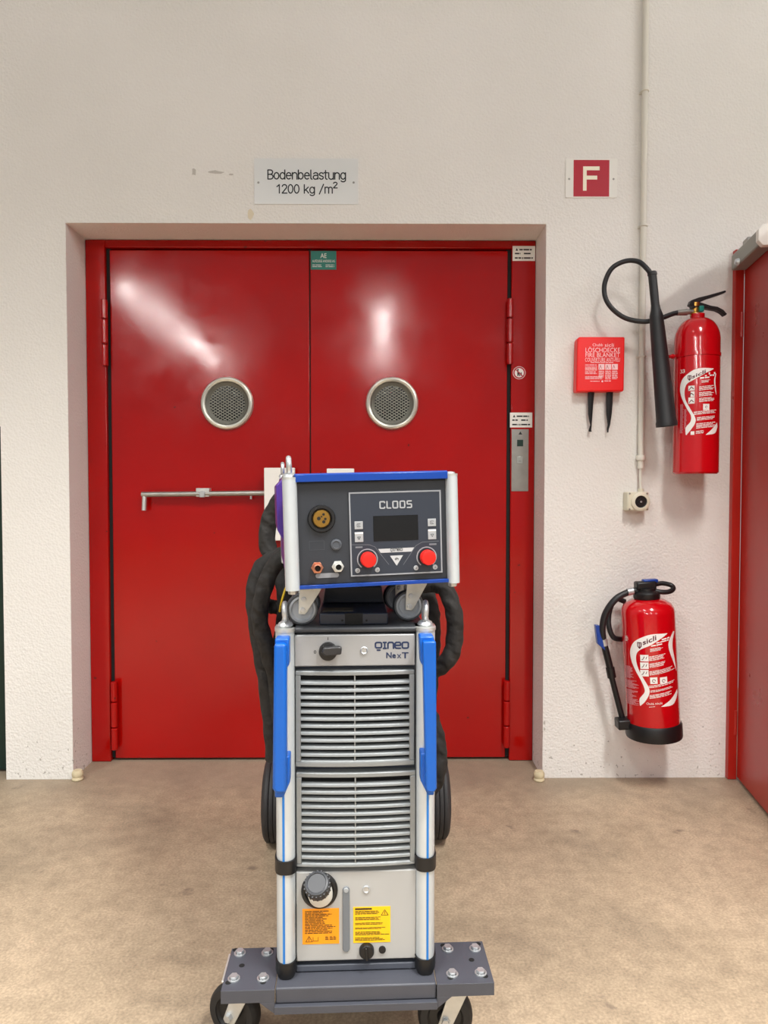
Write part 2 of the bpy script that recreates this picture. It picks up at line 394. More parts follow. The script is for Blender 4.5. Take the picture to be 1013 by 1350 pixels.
BLK = {
 'C': (.82, [[(.58, .84), (.58, .93), (.52, 1), (.12, 1), (.05, .93), (.05, .07), (.12, 0), (.52, 0), (.58, .07), (.58, .16)]]),
 'L': (.70, [[(.05, 1), (.05, .07), (.12, 0), (.48, 0)]]),
 'O': (.84, [rrect(.05, 0, .59, 1, .12) + [(.59, .88)]]),
 'S': (.66, [[(.54, 1), (.12, 1), (.05, .93), (.05, .6), (.12, .53), (.48, .53), (.55, .46), (.55, .07), (.48, 0), (.05, 0)]]),
 'q': (1.05, [rrect(.05, .1, .9, 1, .22) + [(.9, .78)], [(.3, -.3), (.68, -.3)]]),
 'i': (.7, [[(.1, 1), (.5, 1)], [(.3, 1), (.3, 0)], [(.1, 0), (.5, 0)]]),
 'n': (1.0, [[(.05, 0), (.05, .8), (.2, 1), (.68, 1), (.83, .8), (.83, 0)]]),
 'e': (1.02, [[(.05, .5), (.83, .5), (.83, .82), (.7, 1), (.2, 1), (.05, .8), (.05, .2), (.2, 0), (.8, 0)]]),
 'o': (1.0, [rrect(.05, 0, .9, 1, .22) + [(.9, .78)]]),
}
def strokes(mb, lines, w):
    for L in lines:
        for (x0, z0), (x1, z1) in zip(L, L[1:]):
            dx, dz = x1 - x0, z1 - z0; d = math.hypot(dx, dz)
            if d < 1e-9: continue
            nx, nz = -dz / d * w / 2, dx / d * w / 2
            mb.add([(x0 + nx, 0, z0 + nz), (x0 - nx, 0, z0 - nz), (x1 - nx, 0, z1 - nz), (x1 + nx, 0, z1 + nz)], [(0, 1, 2, 3)])
        for x, z in L:
            mb.add([(x + w / 2 * math.cos(k * math.pi / 4), 0, z + w / 2 * math.sin(k * math.pi / 4)) for k in range(8)], [tuple(range(8))])
def letter(mb, text, font, rect, weight):       # fits text in rect (x0, x1, zbase, zcap)
    x0, x1, zb, zc = rect; cur = 0; gl = []
    for ch in text: w, st = font[ch]; gl.append((cur, st)); cur += w
    sx = (x1 - x0) / cur; sz = zc - zb
    for off, st in gl:
        strokes(mb, [[(x0 + (off + x) * sx, zb + z * sz) for x, z in L] for L in st], weight * sz)
FC = {}
def font_geo(text, bold=0.0):
    if (text, bold) in FC: return FC[text, bold]
    cu = bpy.data.curves.new('t', 'FONT'); cu.body = text; cu.resolution_u = 3; cu.offset = bold
    o = bpy.data.objects.new('t', cu); me = bpy.data.meshes.new_from_object(o)
    vs = [(v.co.x, v.co.y) for v in me.vertices]; fs = [tuple(p.vertices) for p in me.polygons]
    bpy.data.objects.remove(o); bpy.data.curves.remove(cu); bpy.data.meshes.remove(me)
    FC[text, bold] = (vs, fs); return FC[text, bold]
def text(mb, s, rect, slope=0.0, bold=0.0):               # fits the ink box of s to rect (x0, x1, z0, z1)
    vs, fs = font_geo(s, bold); x0, x1, z0, z1 = rect
    ax, bx = min(v[0] for v in vs), max(v[0] for v in vs); az, bz = min(v[1] for v in vs), max(v[1] for v in vs)
    out = []
    for x, z in vs:
        X = x0 + (x - ax) / (bx - ax) * (x1 - x0); out.append((X, 0, z0 + (z - az) / (bz - az) * (z1 - z0) + slope * (X - x0)))
    mb.add(out, fs)
def rect(mb, x0, x1, z0, z1, n=1, slope=0.0):
    for k in range(n):
        a = x0 + (x1 - x0) * k / n; b = x0 + (x1 - x0) * (k + 1) / n; sa, sb = slope * (a - x0), slope * (b - x0)
        mb.add([(a, 0, z0 + sa), (b, 0, z0 + sb), (b, 0, z1 + sb), (a, 0, z1 + sa)], [(0, 1, 2, 3)])
def rows(mb, x0, x1, ztop, zbot, n, fill=.5, rag=.3, slope=0.0):   # rows of print too small to read in the photo
    st = abs(ztop - zbot) / n
    if st < 1e-5: return
    for i in range(n):
        z1 = ztop - i * st; z0 = z1 - st * fill; x = x0; end = x1 - (x1 - x0) * random.random() * rag
        while x < end:
            w = random.uniform(1.2, 4.5) * st; w = min(w, end - x)
            s = slope * (x - x0); mb.add([(x, 0, z0 + s), (x + w, 0, z0 + s + slope * w), (x + w, 0, z1 + s + slope * w), (x, 0, z1 + s)], [(0, 1, 2, 3)])
            x += w + .35 * st
def flat(y): return lambda x, z: (x, y, z)
def disc(mb, x, z, r, y, n=20, dy=0): mb.add([(x + r * math.cos(2 * math.pi * k / n), y, z + r * math.sin(2 * math.pi * k / n)) for k in range(n)], [tuple(range(n))])
def ink(name, mb, m, parent, fn=None, label=None):
    if fn: mb.to(fn)
    return obj(name, mb, m, parent, smooth=0, label=label)

# ================================================================== SETTING
DY = .18                                       # depth of the door recess
xl, xr = W(91.5, 660).x, W(718, 660).x; zt = W(405, 294.5).z
XW0, XW1, ZW = W(4, 760).x, W(965, 690).x, 4.2
xr2 = 2.6; z_door2 = W(974, 332).z
b = MB().add([(-9, -13, 0), (9, -13, 0), (9, 1.2, 0), (-9, 1.2, 0)], [(0, 1, 2, 3)])
struct('floor', b, CONCRETE, smooth=0)
b = MB()
def quadw(*p): b.add(p, [tuple(range(len(p)))])
T = .30
# front face of the wall round the recess, its reveals and its left end
quadw((XW0, 0, 0), (xl, 0, 0), (xl, 0, ZW), (XW0, 0, ZW))
quadw((xl, 0, zt), (xr, 0, zt), (xr, 0, ZW), (xl, 0, ZW))
quadw((xr, 0, 0), (XW1, 0, 0), (XW1, 0, ZW), (xr, 0, ZW))
quadw((XW1, 0, z_door2), (xr2, 0, z_door2), (xr2, 0, ZW), (XW1, 0, ZW))
quadw((xl, 0, 0), (xl, DY + .06, 0), (xl, DY + .06, zt), (xl, 0, zt))
quadw((xr, 0, 0), (xr, 0, zt), (xr, DY + .06, zt), (xr, DY + .06, 0))
quadw((xl, 0, zt), (xl, DY + .06, zt), (xr, DY + .06, zt), (xr, 0, zt))
quadw((XW0, 0, 0), (XW0, 0, ZW), (XW0, T, ZW), (XW0, T, 0))
quadw((XW1, 0, 0), (XW1, T, 0), (XW1, T, z_door2), (XW1, 0, z_door2))
quadw((XW1, 0, z_door2), (XW1, T, z_door2), (xr2, T, z_door2), (xr2, 0, z_door2))
quadw((xl, DY + .06, 0), (xr, DY + .06, 0), (xr, DY + .06, zt), (xl, DY + .06, zt))
struct('wall_back', b, PLASTER, smooth=0)
# wall beyond the left corner, above the dark green door
zg = W(-2, 560).z
struct('wall_left', MB().box(-4.6, XW0 - .001, .06, T, zg, ZW), PLASTER, smooth=0)
d3 = struct('door_3', MB().box(-2.7, XW0 - .002, .07, .12, .008, zg), GREEN, bevel=.003)
d3['label'] = 'dark green door beyond the left end of the wall'
obj('door_handle', MB().cyl((-2.55, .07, 1.03), (-2.55, .02, 1.03), .011).tube([(-2.55, .02, 1.03), (-2.49, .018, 1.03), (-2.42, .02, 1.03)], .01), STEEL, d3)

# old screw hole, patches and knocked edges in the plaster
def chip(px, py, w, h, m, y=-.0012, sd=0):
    rn = random.Random(sd); c = W(px, py); k = CAM_D / FPX
    poly = [(c.x + w * k * .5 * rn.uniform(.55, 1.1) * math.cos(a * .785), c.z + h * k * .5 * rn.uniform(.55, 1.1) * math.sin(a * .785)) for a in range(8)]
    obj('plaster_chip', MB().prism(poly, y, .001), m, bpy.data.objects['wall_back'], smooth=0)
PATCH = mat('yellowed_filler', '#d8cdb4', .8); DIRT = mat('grey_scuff', '#bcb7af', .85)
for k_, (px, py, w, h, m) in enumerate(((330.5, 282, 9, 17, PATCH), (256, 227, 7, 12, DIRT), (284, 227, 22, 5, DIRT), (305, 230, 8, 3, DIRT), (338, 229, 4, 6, DIRT), (718, 953, 3, 6, DIRT), (718, 961, 3, 5, DIRT))): chip(px, py, w, h, m, sd=k_)

# ------------------------------------------------------------------ red double door (lift door)
yF, yL = DY - .012, DY                          # frame face, leaf face
P = lambda px, py, y=DY: W(px, py, y)
fx0, fx1 = xl + .001, xr - .001
lx0, lxm, lx1 = P(148.3, 660).x, P(409.5, 660).x, P(668, 660).x
ix0, ix1 = P(143.8, 660).x, P(672.5, 660).x
zh = P(400, 328).z; z_top = zt - .002
b = MB()
b.box(fx0, ix0, yF, DY + .055, .001, z_top); b.box(ix1, fx1, yF, DY + .055, .001, z_top); b.box(ix0, ix1, yF, DY + .055, zh, z_top)
d1 = struct('door_1', b, DOOR, bevel=.003); d1['label'] = 'red double lift door in the plastered recess'
obj('door_back', MB().box(ix0 + .001, ix1 - .001, DY + .047, DY + .053, .012, zh - .001), BLACKM, d1)
obj('gap_shade', MB().box(ix0 + .0005, lx0 + .004, yL + .003, DY + .046, .012, zh - .001).box(lx1 - .004, ix1 - .0005, yL + .003, DY + .046, .012, zh - .001).box(lxm - .006, lxm + .006, yL + .004, DY + .046, .012, zh - .001), BLACKM, d1, stuff=True)  # black strips filling the gaps round the leaves, added as their shade
leaves = []
for a, c in ((lx0, lxm - .0022), (lxm + .0022, lx1)):
    leaves.append(obj('door_leaf', MB().box(a, c, yL, DY + .045, .010, zh - .006), DOOR, d1, bevel=.0025))
for lf, (px, py) in zip(leaves, ((300, 532), (517, 532))):
    c = P(px, py); k = DY / 1
    r = 34.5 * (CAM_D + DY) / FPX
    prof = [(r, 0), (r, -.006), (r * .965, -.014), (r * .90, -.017), (r * .83, -.012), (r * .80, .004), (r * .78, -.0005)]
    obj('porthole_ring', MB().lathe([(r, .0), (r, -.008), (r * .96, -.0145), (r * .90, -.017), (r * .835, -.014), (r * .80, -.006), (r * .795, .0)], (c.x, yL, c.z), (0, 1, 0), 48), mat('satin_aluminium_ring', '#d3d2c6', .32, .6), lf)
    # the tube through the leaf and the dark glass behind the mesh
    obj('porthole_rim', MB().lathe([(r * .80, -.008), (r * .68, -.0012), (r * .66, -.001)], (c.x, yL, c.z), (0, 1, 0), 48), mat('grey_rim', '#66655c', .45, .4), lf)
    obj('porthole_glass', MB().lathe([(r * .68, -.0004), (0, -.0004)], (c.x, yL, c.z), (0, 1, 0), 48), mat('dark_glass', '#0d1012', .12), lf)
    g = MB(); rr = r * .665; n = 15; st = .0098
    for s in (1, -1):                           # expanded metal: two sets of slanted wires
        for i in range(-13, 14):
            o = i * st; ang = R(32) * s; dx, dz = math.cos(ang), math.sin(ang); nx, nz = -dz, dx
            if abs(o) >= rr: continue
            h = math.sqrt(rr * rr - o * o)
            g.cyl((c.x + nx * o - dx * h, yL - .003, c.z + nz * o - dz * h), (c.x + nx * o + dx * h, yL - .003, c.z + nz * o + dz * h), .0015, 6)
    obj('wire_mesh', g, MESHM, lf, smooth=60, stuff=True)
def hinge(px, py0, py1, parent):
    x = P(px, 700, yF - .012).x; z0, z1 = P(px, py1, yF - .012).z, P(px, py0, yF - .012).z; h = (z1 - z0)
    hg = obj('hinge', MB().box(x - .006, x + .006, yF - .008, yF + .012, z0 + .004, z1 - .004), DOOR, parent, bevel=.002)
    cuts = (0, .33, .70, 1)
    for k in range(3):
        a, c = z0 + h * cuts[k] + .002, z0 + h * cuts[k + 1] - .002
        obj('knuckle', MB().lathe([(0, 0), (.010, 0), (.0125, .003), (.0125, c - a - .003), (.010, c - a), (0, c - a)], (x, yF - .012, a), (0, 0, 1), 20), DOOR, hg)
hinge(141, 394, 483, d1); hinge(148, 898, 989, d1); hinge(671.5, 393, 481, d1); hinge(669.5, 897, 986, d1)
def plate(name, px0, py0, px1, py1, m, parent, y, th=.0012, label=None):
    a, c = W(px0, py1, y), W(px1, py0, y)
    return obj(name, MB().box(a.x, c.x, y - th, y, a.z, c.z), m, parent, label=label), (a.x, c.x, a.z, c.z)
def sub(r, u0, v0, u1, v1):                     # sub-rectangle by fractions (u right, v down)
    x0, x1, z0, z1 = r; return (x0 + (x1 - x0) * u0, x0 + (x1 - x0) * u1, z1 - (z1 - z0) * v1, z1 - (z1 - z0) * v0)
s, r = plate('maker_label', 410, 331, 443.5, 355.5, TEAL, leaves[1], yL, label='teal maker label with white letters')
m_ = MB(); text(m_, 'AE', sub(r, .38, .13, .62, .38)); text(m_, 'AUFZUEGE ANDERES AG', sub(r, .06, .48, .95, .61))
rows(m_, *sub(r, .06, 0, .45, 1)[:2], r[3] - (r[3] - r[2]) * .74, r[3] - (r[3] - r[2]) * .92, 2, .35); rows(m_, *sub(r, .58, 0, .93, 1)[:2], r[3] - (r[3] - r[2]) * .74, r[3] - (r[3] - r[2]) * .92, 2, .35)
o = ink('lettering', m_, WHITE, s, flat(yL - .0016))
def tri(mb, x0, x1, z0, z1): mb.add([(x0, 0, z0), (x1, 0, z0), ((x0 + x1) / 2, 0, z1)], [(0, 1, 2)])
for (a, c, e, f) in ((676, 324.5, 705.8, 344), (672.5, 544, 702, 563.5)):
    s, r = plate('notice_label', a, c, e, f, WSHEET, d1, yF, label='small white notice label')
    m_ = MB(); tri(m_, *sub(r, .13, .14, .24, .32))
    h = r[3] - r[2]
    for u0, u1, v in ((.3, .85, .26), (.1, .35, .52), (.5, .8, .52), (.1, .38, .82), (.5, .9, .82)):
        x0, x1, _, _ = sub(r, u0, 0, u1, 1); rows(m_, x0, x1, r[3] - h * (v - .06), r[3] - h * (v + .06), 1, .8, 0)
    rect(m_, *sub(r, .42, .76, .47, .87)); ink('lettering', m_, INK, s, flat(yF - .0016))
# round prohibition sticker
c = P(684.8, 491.5, yF); rs = 8.3 * (CAM_D + DY) / FPX
s = obj('prohibition_sticker', MB().lathe([(0, 0), (rs, 0), (rs, .001), (0, .001)], (c.x, yF, c.z), (0, -1, 0), 32), WHITE, d1, label='round red and white prohibition sticker')
obj('red_ring', MB().lathe([(rs * .94, .0013), (rs * .72, .0013)], (c.x, yF, c.z), (0, -1, 0), 32), SIGNRED, s, smooth=0)
m_ = MB(); strokes(m_, [[(-.55, .5), (.5, -.5)]], .16); m_.v = [v * rs + Vector((c.x, 0, c.z)) for v in m_.v]; ink('slash', m_, SIGNRED, s, flat(yF - .0015))
m_ = MB(); strokes(m_, [[(-.22, .38), (-.22, .1), (-.22, -.45)], [(-.22, .12), (.05, .0)], [(-.1, -.1), (.08, -.45)], [(.3, .0), (.3, -.4)]], .17); disc(m_, -.2, .48, .13, 0)
m_.v = [v * rs + Vector((c.x, 0, c.z)) for v in m_.v]; ink('pictogram', m_, INK, s, flat(yF - .0013))
# stainless call panel
s, r = plate('call_panel', 674.4, 566, 697, 647.5, STEEL, d1, yF, .003, label='brushed steel lift call plate with two square buttons')
rb = sub(r, .32, .17, .68, .275); obj('indicator', MB().box(rb[0], rb[1], yF - .0045, yF - .003, rb[2], rb[3]), mat('dark_green_lens', '#0d2f26', .3), s, bevel=.0006)
rb = sub(r, .30, .44, .66, .555); obj('button', MB().box(rb[0], rb[1], yF - .005, yF - .003, rb[2], rb[3]), mat('satin_button', '#aeb0ab', .3, .7), s, bevel=.001)
m_ = MB(); tri(m_, *sub(r, .40, .035, .62, .085)); ink('arrow_mark', m_, INK, s, flat(yF - .0034))
m_ = MB(); strokes(m_, [[(sub(r, .42, 0, 1, 1)[0], sub(r, 0, 0, 1, .515)[2]), (sub(r, .55, 0, 1, 1)[0], sub(r, 0, 0, 1, .515)[2])]], .0012); ink('button_mark', m_, INK, s, flat(yF - .0053))

# locking bar across both leaves
base = P(187, 652, yL - .03)
fr = Frame((base.x, yL - .03, base.z)); lb = thing('locking_bar', 'steel locking bar lying across both leaves of the red double door', 'bar', fr)
X = lambda px: P(px, 650, yL - .03).x - base.x
obj('bar_rod', MB().tube([(0, 0, 0), (X(468), 0, P(468, 650, yL - .03).z - base.z + .004)], .0105, 14, 0), STEEL, lb, smooth=50)
obj('bent_handle', MB().cyl((X(190.5), 0, -.002), (X(190), -.004, -.062), .0085, 14), ZINCY, lb)
obj('rod_pin', MB().cyl((X(331), 0, -.004), (X(331), 0, -.018), .004, 10), ZINC, lb)
for px0, px1, py0, py1 in ((350.5, 390, 617, 712), (432, 467.5, 618, 700)):
    a, c = W(px0, py1, yL - .03), W(px1, py0, yL - .03)
    obj('mounting_plate', MB().box(a.x - base.x, c.x - base.x, -.034, -.012, a.z - base.z, c.z - base.z), WSHEET, lb, bevel=.003, label='white enamelled mounting plate')
    obj('mounting_block', MB().box(a.x - base.x + .02, c.x - base.x - .02, -.012, .0295, -.05, .05), WSHEET, lb, bevel=.002)
cl = obj('rod_clamp', MB().box(X(259), X(276.5), -.008, .0295, P(0, 655, yL - .03).z - base.z, P(0, 643.5, yL - .03).z - base.z), ZINCY, lb, bevel=.002)
obj('clamp_screw', MB().cyl((X(266), -.012, .001), (X(266), -.006, .001), .008, 6), ZINC, cl)
obj('clamp_cap', MB().box(X(264), X(271), -.014, -.006, -.011, .013), ZINC, cl, bevel=.002)

# ------------------------------------------------------------------ open red door at the right
xa, xb = W(958.5, 1027).x - .004, W(972, 1027).x
b = MB().box(XW1 - .010, XW1 + .022, -.022, .10, .001, z_door2 + .002)
b.box(XW1 + .022, xr2, -.004, .10, z_door2 - .05, z_door2 + .002)
d2 = struct('door_2', b, RED2, bevel=.002); d2['label'] = 'open red door at the right standing out from the wall'
hx, hy = XW1 + .0215, -.0235; ang = R(9.5)
dirv = Vector((-math.sin(ang), -math.cos(ang), 0)); nrm = Vector((-math.cos(ang), math.sin(ang), 0))
def leafm(): return Matrix(((dirv.x, -nrm.x, 0, hx), (dirv.y, -nrm.y, 0, hy), (0, 0, 1, 0), (0, 0, 0, 1)))
lf = obj('door_leaf', MB().box(0, .95, 0, .045, .012, z_door2 - .025).xf(leafm()), RED2, d2, bevel=.002)
obj('hinge_pin', MB().lathe([(0, 0), (.007, 0), (.007, .09), (0, .09)], (hx - .006, hy + .004, W(970, 950).z - .045), (0, 0, 1), 14), RED2, lf)
obj('hinge_pin', MB().lathe([(0, 0), (.007, 0), (.007, .09), (0, .09)], (hx - .006, hy + .004, W(975, 430).z - .045), (0, 0, 1), 14), RED2, lf)
zc = z_door2 - .025
cl = obj('door_closer', MB().box(.02, .29, -.052, -.001, zc - .055, zc + .0).xf(leafm()), mat('grey_closer_paint', '#8f8e86', .42, .3), d2, bevel=.005, label='grey door closer body')
m_ = MB(); m_.prismx([(-.060, zc - .045), (-.045, zc - .062), (-.008, zc - .062), (.004, zc - .045), (.004, zc - .010), (-.008, zc + .006), (-.045, zc + .006), (-.060, zc - .010)], .29, .315).xf(leafm())
obj('end_cap', m_, WSHEET, cl, bevel=.002)
m_ = MB().lathe([(0, .014), (.008, .012), (.012, .005), (.013, 0)], (.10, -.052, zc - .047), (0, -1, 0), 16).xf(leafm()); obj('screw', m_, ZINC, cl)
m_ = MB().box(.10, .15, -.04, -.01, zc, zc + .022).xf(leafm()); obj('arm_bracket', m_, STEEL, cl, bevel=.002)

# ------------------------------------------------------------------ ceiling lights
def tube_mat(power):
    m = mat('tube_light_%d' % power, '#ffffff', .5); b = m.node_tree.nodes['Principled BSDF']
    b.inputs['Emission Color'].default_value = (*TUBE_COLOUR, 1); b.inputs['Emission Strength'].default_value = power
    return m
LAMP_WHITE = mat('white_lamp_housing', '#eeeeea', .5)
for k, (x, y, e) in enumerate(TUBES):
    t = thing('ceiling_light', 'fluorescent tube light, %s of the %s ceiling row' % ({0: 'nearest', 1: 'second', 2: 'third', 3: 'farthest'}[sum(1 for q in TUBES[:k] if q[0] == x)], 'left' if x < -1 else 'right' if x > 1 else 'middle'), 'lamp', Frame((x, y, LAMP_Z)), 'fluorescent tube lights in rows')
    obj('tube', MB().cyl((0, -TUBE_L / 2, 0), (0, TUBE_L / 2, 0), TUBE_R, 12), tube_mat(e), t)
    obj('housing', MB().box(-.05, .05, -TUBE_L / 2 - .03, TUBE_L / 2 + .03, .045, .11), LAMP_WHITE, t, bevel=.004)
    for s_ in (-1, 1): obj('tube_holder', MB().box(-.02, .02, s_ * (TUBE_L / 2 + .016) - .014, s_ * (TUBE_L / 2 + .016) + .014, -.03, .046), LAMP_WHITE, t)

# ================================================================== THINGS ON THE WALL
def wall_thing(name, label, cat, px, py, y=0.0):
    p = W(px, py, y); fr = Frame((p.x, y, p.z)); return thing(name, label, cat, fr), p
def wr(px0, py0, px1, py1, p, y=0.0):
    a, c = W(px0, py1, y), W(px1, py0, y); return (a.x - p.x, c.x - p.x, a.z - p.z, c.z - p.z)

t, p = wall_thing('load_sign', 'aluminium sign giving the floor load, above the red double door', 'sign', 404, 270)
r = wr(335.5, 209.5, 472.5, 269.5, p); obj('sign_plate', MB().box(r[0], r[1], -.003, -.0003, r[2], r[3]), ALUSIGN, t, bevel=.0006)
m_ = MB(); zb, zc_ = wr(0, 223.5, 1, 235.5, p)[2:]; a = wr(351.5, 0, 456.5, 1, p); letter(m_, 'Bodenbelastung', DIN, (a[0], a[1], zb, zc_), .135)
zb, zc_ = wr(0, 242.8, 1, 254, p)[2:]; a = wr(363.5, 0, 438.5, 1, p); letter(m_, '1200 kg /m', DIN, (a[0], a[1] + .001, zb, zc_), .14)
zb, zc_ = wr(0, 239.5, 1, 247, p)[2:]; a = wr(438.8, 0, 445, 1, p); letter(m_, '2', DIN, (a[0], a[1], zb, zc_), .2)
ink('lettering', m_, INK, t, flat(-.0034))
for px in (341, 466.5):
    a = wr(px, 240, px + 1, 241, p); obj('screw', MB().lathe([(0, -.0052), (.003, -.0047), (.0042, -.003)], (a[0], 0, a[2]), (0, 1, 0), 12), STEEL, t)

t, p = wall_thing('fire_sign', 'square red sign with a cream letter F on the wall', 'sign', 779.5, 261)
r = wr(745.5, 209.5, 814, 261, p); obj('sign_plate', MB().box(r[0], r[1], -.003, -.0003, r[2], r[3]), WSHEET, t, bevel=.0006)
r = wr(756, 211.5, 803.5, 259.5, p); m_ = MB(); rect(m_, *r); ink('red_field', m_, SIGNRED, t, flat(-.0033))
a = wr(768.5, 220, 790.5, 252, p); m_ = MB()
for q in ((0, .22, 0, 1), (0, 1, .84, 1), (0, .86, .46, .62)): rect(m_, a[0] + (a[1] - a[0]) * q[0], a[0] + (a[1] - a[0]) * q[1], a[2] + (a[3] - a[2]) * q[2], a[2] + (a[3] - a[2]) * q[3])
ink('letter_f', m_, CREAM, t, flat(-.0037))
for px in (750.5, 809): a = wr(px, 235.5, px + 1, 236.5, p); obj('screw', MB().lathe([(0, -.005), (.003, -.0045), (.004, -.003)], (a[0], 0, a[2]), (0, 1, 0), 12), STEEL, t)

# conduit with clips, and the socket below it
t, p = wall_thing('cable_conduit', 'cream vertical cable conduit running down the wall to a socket', 'conduit', 842.5, 642)
pt, pb = W(849.5, -40, -.018), W(843.2, 602, -.018)
obj('pipe', MB().cyl((0, -.018, 4.1 - p.z), (0, -.018, pb.z - p.z), .0108, 20), CONDUIT, t)
def zr(py, y=-.018): return W(843, py, y).z - p.z
obj('coupling', MB().lathe([(0, 0), (.0165, 0), (.0175, .003), (.0175, .015), (.0165, .018), (0, .018)], (0, -.0185, zr(607)), (0, 0, 1), 24), CONDUIT, t, label='cream coupling sleeve')
obj('nipple', MB().cyl((0, -.018, zr(617.5)), (0, -.018, zr(607)), .0112, 20), CONDUIT, t)
obj('supply_cable', MB().tube([(0, -.018, zr(616)), (-.0015, -.019, zr(628)), (0, -.022, zr(645))], .0055, 10), CONDUIT, t)
for py in (298, 470, 120): obj('pipe_clip', MB().ring((0, -.018, zr(py)), (0, 0, 1), .0118, .0035, 24, 8).box(-.016, .016, -.006, -.0002, zr(py) - .004, zr(py) + .004), CONDUIT, t)
t, p = wall_thing('wall_socket', 'small ivory surface socket with round black insert', 'socket', 842, 674)
r = wr(829, 648.5, 857, 673.5, p, -.05); r0 = r
obj('socket_box', MB().box(r[0] - .004, r[1] - .002, -.05, -.0003, r[2], r[3]), IVORY, t, bevel=.005)
cx, cz = (r[0] + r[1]) / 2 + .001, (r[2] + r[3]) / 2
a = wr(846, 660.5, 847, 661.5, p, -.055); cx, cz = a[0], a[2]
obj('round_collar', MB().lathe([(.034, .050), (.034, .056), (.028, .060), (.0225, .060), (.0215, .054)], (cx - .002, 0, cz), (0, -1, 0), 32), IVORY, t)
ins = obj('round_insert', MB().lathe([(.0225, .056), (.019, .0535), (.010, .0535), (.010, .057), (0, .057)], (cx - .002, 0, cz), (0, -1, 0), 28), BLACK, t)
obj('contact_pin', MB().lathe([(.0035, .057), (.0035, .059), (0, .0595)], (cx - .002, 0, cz), (0, -1, 0), 10), ZINC, ins)
for sx in (0, 1):
    for sz in (0, 1): obj('screw', MB().lathe([(.0035, .050), (.003, .0515), (0, .0517)], ((r0[0] + .004, r0[1] - .009)[sx], 0, (r0[2] + .006, r0[3] - .006)[sz]), (0, -1, 0), 10), STEEL, t)
obj('cable_gland', MB().cyl((-.0, -.022, r0[3] - .001), (.0, -.022, r0[3] + .012), .010, 14), IVORY, t)

# fire blanket box
t, p = wall_thing('fire_blanket_box', 'red fire blanket box with two black pull straps', 'fire blanket', 792, 517)
yb = -.045; r = wr(760, 444, 824.5, 516.5, p, yb)
poly = [(r[0], r[2]), (r[1] - .002, r[2] + .002), (r[1], r[3]), (r[0] + .010, r[3]), (r[0] + .003, r[3] - .008)]
obj('box_body', MB().prism(poly, yb, -.0003), BLANKET, t, bevel=.006, segs=3)
m_ = MB(); fb = lambda u0, v0, u1, v1: wr(752 + u0 / 9.643, 436 + v0 / 9.643, 752 + u1 / 9.643, 436 + v1 / 9.643, p, yb)
text(m_, 'Chubb', fb(285, 162, 415, 198)); text(m_, 'sicli', fb(440, 160, 556, 205))
text(m_, 'LÖSCHDECKE', fb(195, 205, 636, 275)); text(m_, 'FIRE BLANKET', fb(195, 282, 632, 336)); text(m_, 'COUVERTURE ANTI-FEU', fb(190, 345, 632, 394))
for u0, v0, u1, v1, n in ((260, 400, 570, 416, 1), (190, 432, 340, 450, 1), (190, 458, 352, 512, 4), (190, 520, 340, 560, 2), (190, 580, 425, 622, 3), (362, 510, 432, 600, 6), (445, 510, 522, 625, 7), (532, 510, 606, 622, 7), (255, 638, 380, 655, 1), (435, 634, 525, 655, 1)):
    a = fb(u0, v0, u1, v1); rows(m_, a[0], a[1], a[3], a[2], n, .5, .12)
for u in (360, 446, 530): rect(m_, *fb(u, 424, u + 76, 496))
a = fb(398, 632, 420, 656); disc(m_, (a[0] + a[1]) / 2, (a[2] + a[3]) / 2, .0035, 0)
ink('lettering', m_, mat('pinkish_white_print', '#ffd5d8', .5), t, flat(yb - .0006))
m_ = MB()
for u in (360, 446, 530):
    a = fb(u + 10, 432, u + 66, 488); strokes(m_, [[(a[0], a[2]), (a[0] + .004, a[3] - .002), (a[0] + .008, a[2] + .002)]], .0016)
ink('pictogram', m_, SIGNRED, t, flat(yb - .001))
for (q, bend) in ((((231, 318, 770), (236, 302, 930), (238, 292, 1050), (256, 288, 1150), (268, 284, 1195), (248, 282, 1262), (250, 288, 1280)), 0), (((468, 552, 770), (466, 548, 930), (470, 538, 1050), (484, 526, 1150), (490, 520, 1190), (482, 505, 1250), (488, 500, 1290)), 0)):
    m_ = MB(); pts = []
    for u0, u1, v in q:
        a = wr(752 + u0 / 9.643, 436 + v / 9.643, 752 + u1 / 9.643, 437 + v / 9.643, p, -.03); pts.append((a[0], a[1], a[3]))
    vs = []; n = len(pts)
    for i, (x0, x1, z) in enumerate(pts):
        yy = -.026 + .008 * i / n
        vs += [(x0, yy, z), ((x0 + x1) / 2, yy - .003, z), (x1, yy + .002 * (i % 2), z), (x1, yy + .004, z), (x0, yy + .004, z)]
    vs[0] = vs[0]; fs = []
    for i in range(n - 1):
        for k in range(5): fs.append((i * 5 + k, i * 5 + (k + 1) % 5, i * 5 + 5 + (k + 1) % 5, i * 5 + 5 + k))
    fs += [(0, 1, 2, 3, 4), tuple((n - 1) * 5 + k for k in range(5))]
    for i in range(5): vs[i] = (vs[i][0], vs[i][1], vs[i][2] + .012)
    obj('pull_strap', m_.add(vs, fs), mat('black_webbing', '#121214', .7, bump=.3, bscale=500), t, smooth=25)

